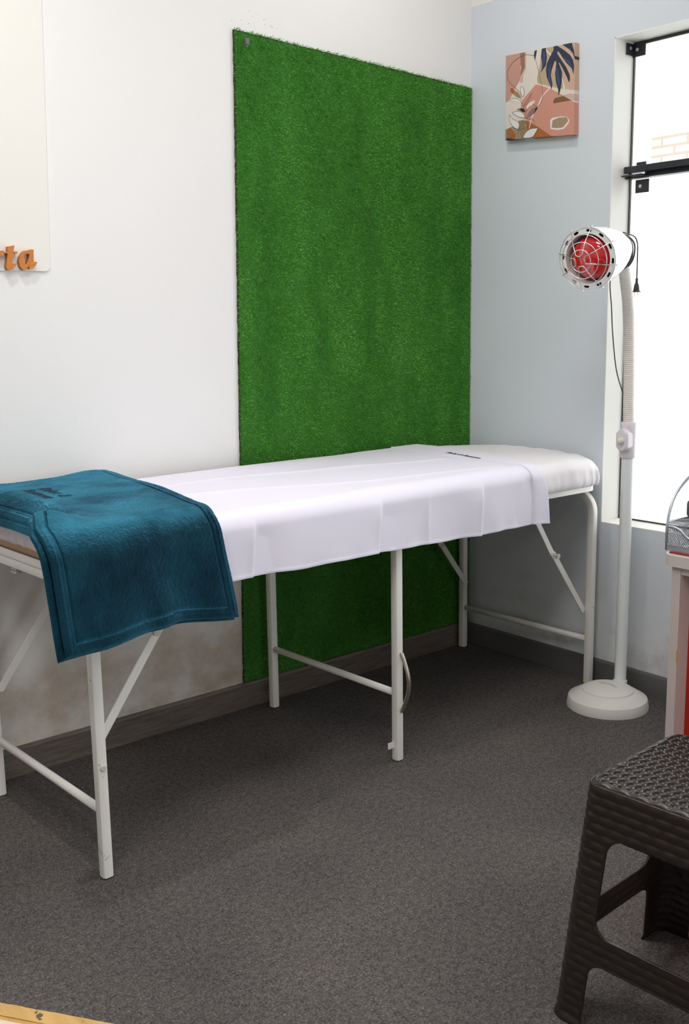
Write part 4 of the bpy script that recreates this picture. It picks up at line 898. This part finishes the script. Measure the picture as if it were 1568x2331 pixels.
# folder and wire organiser on the desktop
mb = MB(); mb.box((-.968, -1.98, DZ), (-.70, -1.4885, DZ + .0035)); o = bevel(mb.build('red_folder', M_folder), .0008)
tag(o, 'thin dark red folder lying flat under the wire mesh organiser on the desk', 'folder')
OZ = DZ + .0036; OYL = -1.4755; OYR = -1.80; OXF = -.958; OXB = -.735
og = thing('desk_organizer', (-.85, -1.63, OZ), 'silver wire mesh desk organiser with arched sides and drawer, on the desk', 'desk organiser')
arch = [(OXF, OZ), (OXF - .002, OZ + .05), (-.953, .829), (-.940, .855), (-.917, .878), (-.879, .899), (-.83, .918), (-.78, .928), (OXB, .930), (OXB, OZ)]
def clip_lines(poly, ang, pitch):
    c, s = math.cos(ang), math.sin(ang); q = [(x * c + y * s, -x * s + y * c) for x, y in poly]; lo = min(b for a, b in q); hi = max(b for a, b in q); out = []; k = lo + pitch * .5
    while k < hi:
        xs = []
        for (a0, b0), (a1, b1) in zip(q, q[1:] + q[:1]):
            if (b0 - k) * (b1 - k) < 0: xs.append(a0 + (a1 - a0) * (k - b0) / (b1 - b0))
        xs.sort()
        for a0, a1 in zip(xs[::2], xs[1::2]): out.append(((a0 * c - k * s, a0 * s + k * c), (a1 * c - k * s, a1 * s + k * c)))
        k += pitch
    return out
def mesh_panel(mb, poly, M, pitch=.0032, r=.00042, angs=(.9, -.9)):
    for an in angs:
        for p, q in clip_lines(poly, an, pitch): tube(mb, [M(*p), M(*q)], r, 4, caps=False)
for yy in (OYL, OYR):
    mb = MB(); P = bez([(x_, yy, z_) for x_, z_ in arch[1:9]], 5); P = np.vstack([[(OXF, yy, OZ)], P, [(OXB, yy, OZ)]])
    tube(mb, P, .0030, 10); tube(mb, [(OXF, yy, OZ + .0025), (OXB, yy, OZ + .0025)], .0025, 8); sf = mb.build('side_frame', M_mesh, og, True)
    mb = MB(); mesh_panel(mb, arch, lambda u, v: (u, yy, v)); mb.build('side_mesh', M_mesh, sf)
zt_ = OZ + .058
mb = MB(); mb.box((OXF - .001, OYR, OZ - .0005), (OXF + .001, OYL, OZ + .0125)); tube(mb, [(OXF, OYL, OZ + .0595), (OXF, OYR, OZ + .0595)], .0016, 8); mb.build('front_rail', M_mesh, og)
mb = MB(); mb.box((OXB - .001, OYR, OZ), (OXB + .001, OYL, OZ + .185)); mb.build('back_panel', M_mesh, og)
dp = [(OYL - .004, zt_ - .006), (OYL - .02, zt_ - .0065), (OYL - .035, zt_ - .012), (OYL - .05, zt_ - .024), (OYL - .065, zt_ - .029), (OYL - .085, zt_ - .030), (OYR + .085, zt_ - .030), (OYR + .065, zt_ - .029), (OYR + .05, zt_ - .024), (OYR + .035, zt_ - .012), (OYR + .02, zt_ - .0065), (OYR + .004, zt_ - .006)]
mb = MB(); tube(mb, bez([(OXF - .003, y_, z_) for y_, z_ in dp], 5), .0030, 8); dr = mb.build('drawer', M_mesh, og, True)
mb = MB(); mesh_panel(mb, [(OYR + .004, OZ + .012)] + dp[::-1] + [(OYL - .004, OZ + .012)], lambda u, v: (OXF - .003, u, v), .0040, .00065); mesh_panel(mb, [(OXF, OZ), (OXB, OZ), (OXB, OZ + .045), (OXF, OZ + .05)], lambda u, v: (u, OYL - .006, v), .0036, .0005); mb.build('drawer_mesh', M_mesh, dr)
mb = MB()
for k in range(58): tube(mb, [(OXF + .004, OYL - .003 - k * .0055, zt_ + .002), (OXB, OYL - .003 - k * .0055, zt_ + .010)], .0010, 5, caps=False)
mesh_panel(mb, [(OXF, OYR), (OXB, OYR), (OXB, OYL), (OXF, OYL)], lambda u, v: (u, v, zt_ + .0045), .005, .0005, (0.0,)); mb.build('shelf', M_mesh, og)
mb = MB(); mb.box((-.90, -1.60, .8125), (-.80, -1.480, .850)); o = bevel(mb.build('desk_item', M_darkitem), .008, 3); tag(o, 'grey rounded object on the shelf of the wire mesh organiser', 'office item')
mb = MB(); mb.box((-.93, -1.60, OZ + .004), (-.84, -1.52, OZ + .016)); o = bevel(mb.build('paper_stack', mat('cream_paper', (.66, .58, .42), .8)), .001); tag(o, 'small cream paper pile inside the mesh drawer of the organiser', 'paper')

# ================================================================== brown rattan-look plastic stool
st_ = thing('plastic_stool', (-1.312, -1.807, 0), 'dark brown plastic stool with woven rattan pattern in the right foreground', 'stool')
SH, HT, HB, SA = .452, .150, .186, math.radians(3.0); SC = np.array([-1.312, -1.807])
def S2W(x, y, z):
    c, s = math.cos(SA), math.sin(SA); return np.stack([SC[0] + x * c - y * s, SC[1] + x * s + y * c, z + 0 * x], -1)
def half(z): return HB + (HT - HB) * (z / SH)
NPF, NZ = 150, 190
per = np.arange(4 * NPF); k4 = per // NPF; u = (per % NPF) / NPF * 2 - 1          # u -1..1 on each face
zg = np.linspace(0, SH - .006, NZ); RC = .026
U, Z = np.meshgrid(u, zg, indexing='ij'); K = np.repeat(k4[:, None], NZ, 1); Hh = half(Z)
arc = RC * PI / 4; flatl = Hh - RC; tot = flatl + arc; sgn = np.sign(U); L = np.abs(U) * tot
th = np.clip((L - flatl) / RC, 0, PI / 4); fx = np.where(L < flatl, L, flatl + RC * np.sin(th)) * sgn; fy = Hh - RC + RC * np.cos(th); nxl = np.sin(th) * sgn; nyl = np.cos(th)
xs = L * sgn                                        # unrolled coordinate across the face
def rbox(X, Y, x0, x1, y0, y1, r): qx = np.abs(X - (x0 + x1) / 2) - (x1 - x0) / 2 + r; qy = np.abs(Y - (y0 + y1) / 2) - (y1 - y0) / 2 + r; return np.sqrt(np.maximum(qx, 0) ** 2 + np.maximum(qy, 0) ** 2) + np.minimum(np.maximum(qx, qy), 0) - r
lw = .060
def hole_sdf(X, Zv):
    tw = (HB + (HT - HB) * Zv / SH) - lw; k = tw / .10       # scale so the legs keep an even width
    a = rbox(X / k * 1.0, Zv, -.10, .10, .182, .362, .030) * np.minimum(k, 1)
    b = rbox(X / k * 1.0, Zv, -.10, .10, -.08, .128, .024) * np.minimum(k, 1)
    return np.minimum(a, b)
sd = hole_sdf(xs, Z); dzc = zg[1]; dxc = 2 * .19 / NPF; e_ = 1e-5
gx_ = (hole_sdf(xs + e_, Z) - sd) / e_; gz_ = (hole_sdf(xs, Z + e_) - sd) / e_; g2 = gx_ ** 2 + gz_ ** 2 + 1e-9
near = (np.abs(sd) < .62 * max(dzc, dxc)) & (Z > 0); sx = np.where(near, -gx_ * sd / g2, 0); sz2 = np.where(near, -gz_ * sd / g2, 0)
fx = fx + sx; Z = Z + sz2; sd2 = np.where(near, 0, sd)
row = np.floor(Z / .0165); rp = Z / .0165 - row; ph = (xs / .034 + .5 * (row % 2)) % 1
wv = np.sin(PI * rp) ** .8 * (.25 + .75 * np.sin(PI * ph) ** .7) ; wv *= np.clip(-np.clip(-sd, -.006, 0) / .006, 0, 1)
off = wv * .0018 + .0016 * np.clip(1 - sd / .004, 0, 1) + .004 * np.clip(1 - Z / .012, 0, 1); fx = fx + nxl * off; fy = fy + nyl * off
X = np.where(K == 0, fx, np.where(K == 1, fy, np.where(K == 2, -fx, -fy))); Y = np.where(K == 0, fy, np.where(K == 1, -fx, np.where(K == 2, -fy, fx)))
V = S2W(X, Y, Z).reshape(-1, 3); sdr = sd2.ravel(); F = [q for q in grid_faces(4 * NPF, NZ, wrap=True) if (sdr[q[0]] + sdr[q[1]] + sdr[q[2]] + sdr[q[3]]) > -.0006]
o = obj('leg_frame', V, F, M_stool, st_, True)
import bmesh
bm = bmesh.new(); bm.from_mesh(o.data); bmesh.ops.remove_doubles(bm, verts=bm.verts, dist=.0007); bmesh.ops.dissolve_degenerate(bm, edges=bm.edges, dist=.0003); bm.to_mesh(o.data); bm.free()
m_ = o.modifiers.new('wall_thickness', 'SOLIDIFY'); m_.thickness = .0035; m_.offset = -1 
# seat: weave of plump strands over paired ribs
NS = 330; g = np.linspace(-1, 1, NS); GU, GV = np.meshgrid(g, g, indexing='ij'); HS = HT + .0025
X = GU * HS; Y = GV * HS; ex = HS - np.abs(X); ey = HS - np.abs(Y)
# round the corners in plan
cx = np.maximum(np.abs(X) - (HS - RC), 0); cy = np.maximum(np.abs(Y) - (HS - RC), 0); rr0 = np.sqrt(cx ** 2 + cy ** 2) + 1e-9; mx = np.maximum(cx, cy); sc = np.where(rr0 > 1e-6, mx / rr0, 1)
X = np.sign(X) * (np.minimum(np.abs(X), HS - RC) + cx * sc); Y = np.sign(Y) * (np.minimum(np.abs(Y), HS - RC) + cy * sc)
e = np.minimum(np.minimum(ex, ey), np.where((cx > 0) & (cy > 0), RC - mx, 1))
zt = SH - .0005 - .010 * (1 - np.sqrt(np.clip(1 - (1 - np.clip(e / .010, 0, 1)) ** 2, 0, 1)))
pu, pv = .0245, .0165; rowi = np.floor((X + .2) / pu); a_ = (X + .2) / pu - rowi; sh_ = (rowi % 2) * .5; bq = (Y + .2) / (pv * 1.0) + sh_ + a_ * .55; b_ = bq - np.floor(bq)
strand = np.clip(np.sin(PI * a_), 0, 1) ** .55 * np.clip(np.sin(PI * np.clip(b_ / .64, 0, 1)), 0, 1) ** .6
ribs = .35 * (np.cos(2 * PI * a_ * 3) * .5 + .5) * (b_ > .64)
wgt = np.clip((e - .010) / .003, 0, 1); zt = zt + wgt * (strand * .0046 + ribs * .0040 - .0025) + (1 - wgt) * .0008 * np.sin((X + Y) * 2 * PI / .036) * np.clip(e / .005, 0, 1)
V = S2W(X, Y, zt).reshape(-1, 3); o = obj('woven_seat', V, grid_faces(NS, NS), M_stool, st_, True); m_ = o.modifiers.new('wall_thickness', 'SOLIDIFY'); m_.thickness = .003; m_.offset = -1
mb = MB()
def sp(x, y, z): return tuple(S2W(np.array(x), np.array(y), z))
mb.add([sp(-half(.40) - .0032, -.004, .400), sp(-half(.40) - .0032, -.0055, .401), sp(-half(.388) - .0034, -.0075, .386), sp(-half(.388) - .0034, -.0055, .3865)], [(0, 1, 2, 3)])
mb.build('white_scuff', M_lampwhite, st_); mb = MB(); mb.add([sp(-half(.21) - .003, .128, .213), sp(-half(.21) - .003, .1265, .213), sp(-half(.21) - .003, .1265, .206), sp(-half(.21) - .003, .128, .206)], [(0, 1, 2, 3)])
mb.build('white_scuff', M_lampwhite, st_)

# ================================================================== corner of a low wooden table at the bottom left
lt = thing('low_table', (-2.75, -1.95, 0), 'low table with worn yellow wooden edging, only its corner edge showing at bottom left', 'table')
TD = np.array([.553, -.833]); TN = np.array([.833, .553]); TP = np.array([-2.48, -1.575]); TH = .45
def TT(s, n, z): q = TP + TD * s + TN * n; return (q[0], q[1], z)
s0, s1, dep = -.30, .62, -.46
mb = MB(); n = 150; edge_ = []
for i in range(n + 1):
    s_ = s0 + (s1 - s0) * i / n; edge_.append((s_, (vnoise(np.array(s_ * 40 + 9), np.array(1.5), 71) - .5) * .0025 + (rng.random() - .5) * .0007))
prism(mb, edge_ + [(s1, -.0205), (s0, -.0205)], [], lambda u, v, d: TT(u, v, d), TH - .03, TH); bevel(fix_normals(mb.build('wooden_edging', M_pine, lt)), .0008)
mb = MB(); mb.box((s0, -.0268, TH - .03), (s1, -.0205, TH - .0012), T=TT); mb.build('dirty_joint', mat('dirty_wood_joint', (.30, .22, .11), .8, build=pine_nodes), lt)
mb = MB(); mb.box((s0, -.0276, TH - .03), (s1, -.0266, TH - .0008), T=TT); mb.build('joint_gap', M_dirtline, lt)
mb = MB(); mb.box((s0, dep, TH - .03), (s1, -.0276, TH), T=TT); mb.build('tabletop', M_beige, lt)
def stain(s_, n_, r1, r2):
    m = MB(); k = 26; L = [(s_ + math.cos(2 * PI * i / k) * r1 * (.75 + .5 * rng.random()), n_ + math.sin(2 * PI * i / k) * r2 * (.75 + .5 * rng.random())) for i in range(k)]
    m.add([TT(u, v, TH + .0003) for u, v in L], [tuple(range(k))]); m.build('brown_stain', M_dirtline, lt)
stain(.060, -.0100, .0035, .0045); stain(.053, -.0055, .0016, .0022); stain(.064, -.015, .0022, .0016); stain(.150, -.0125, .0012, .0030)
for a in (s0 + .03, s1 - .07):
    for b in (-.07, dep + .03): mb = MB(); mb.box((a, b, 0), (a + .04, b + .04, TH - .03), T=TT); mb.build('leg', M_pine, lt)
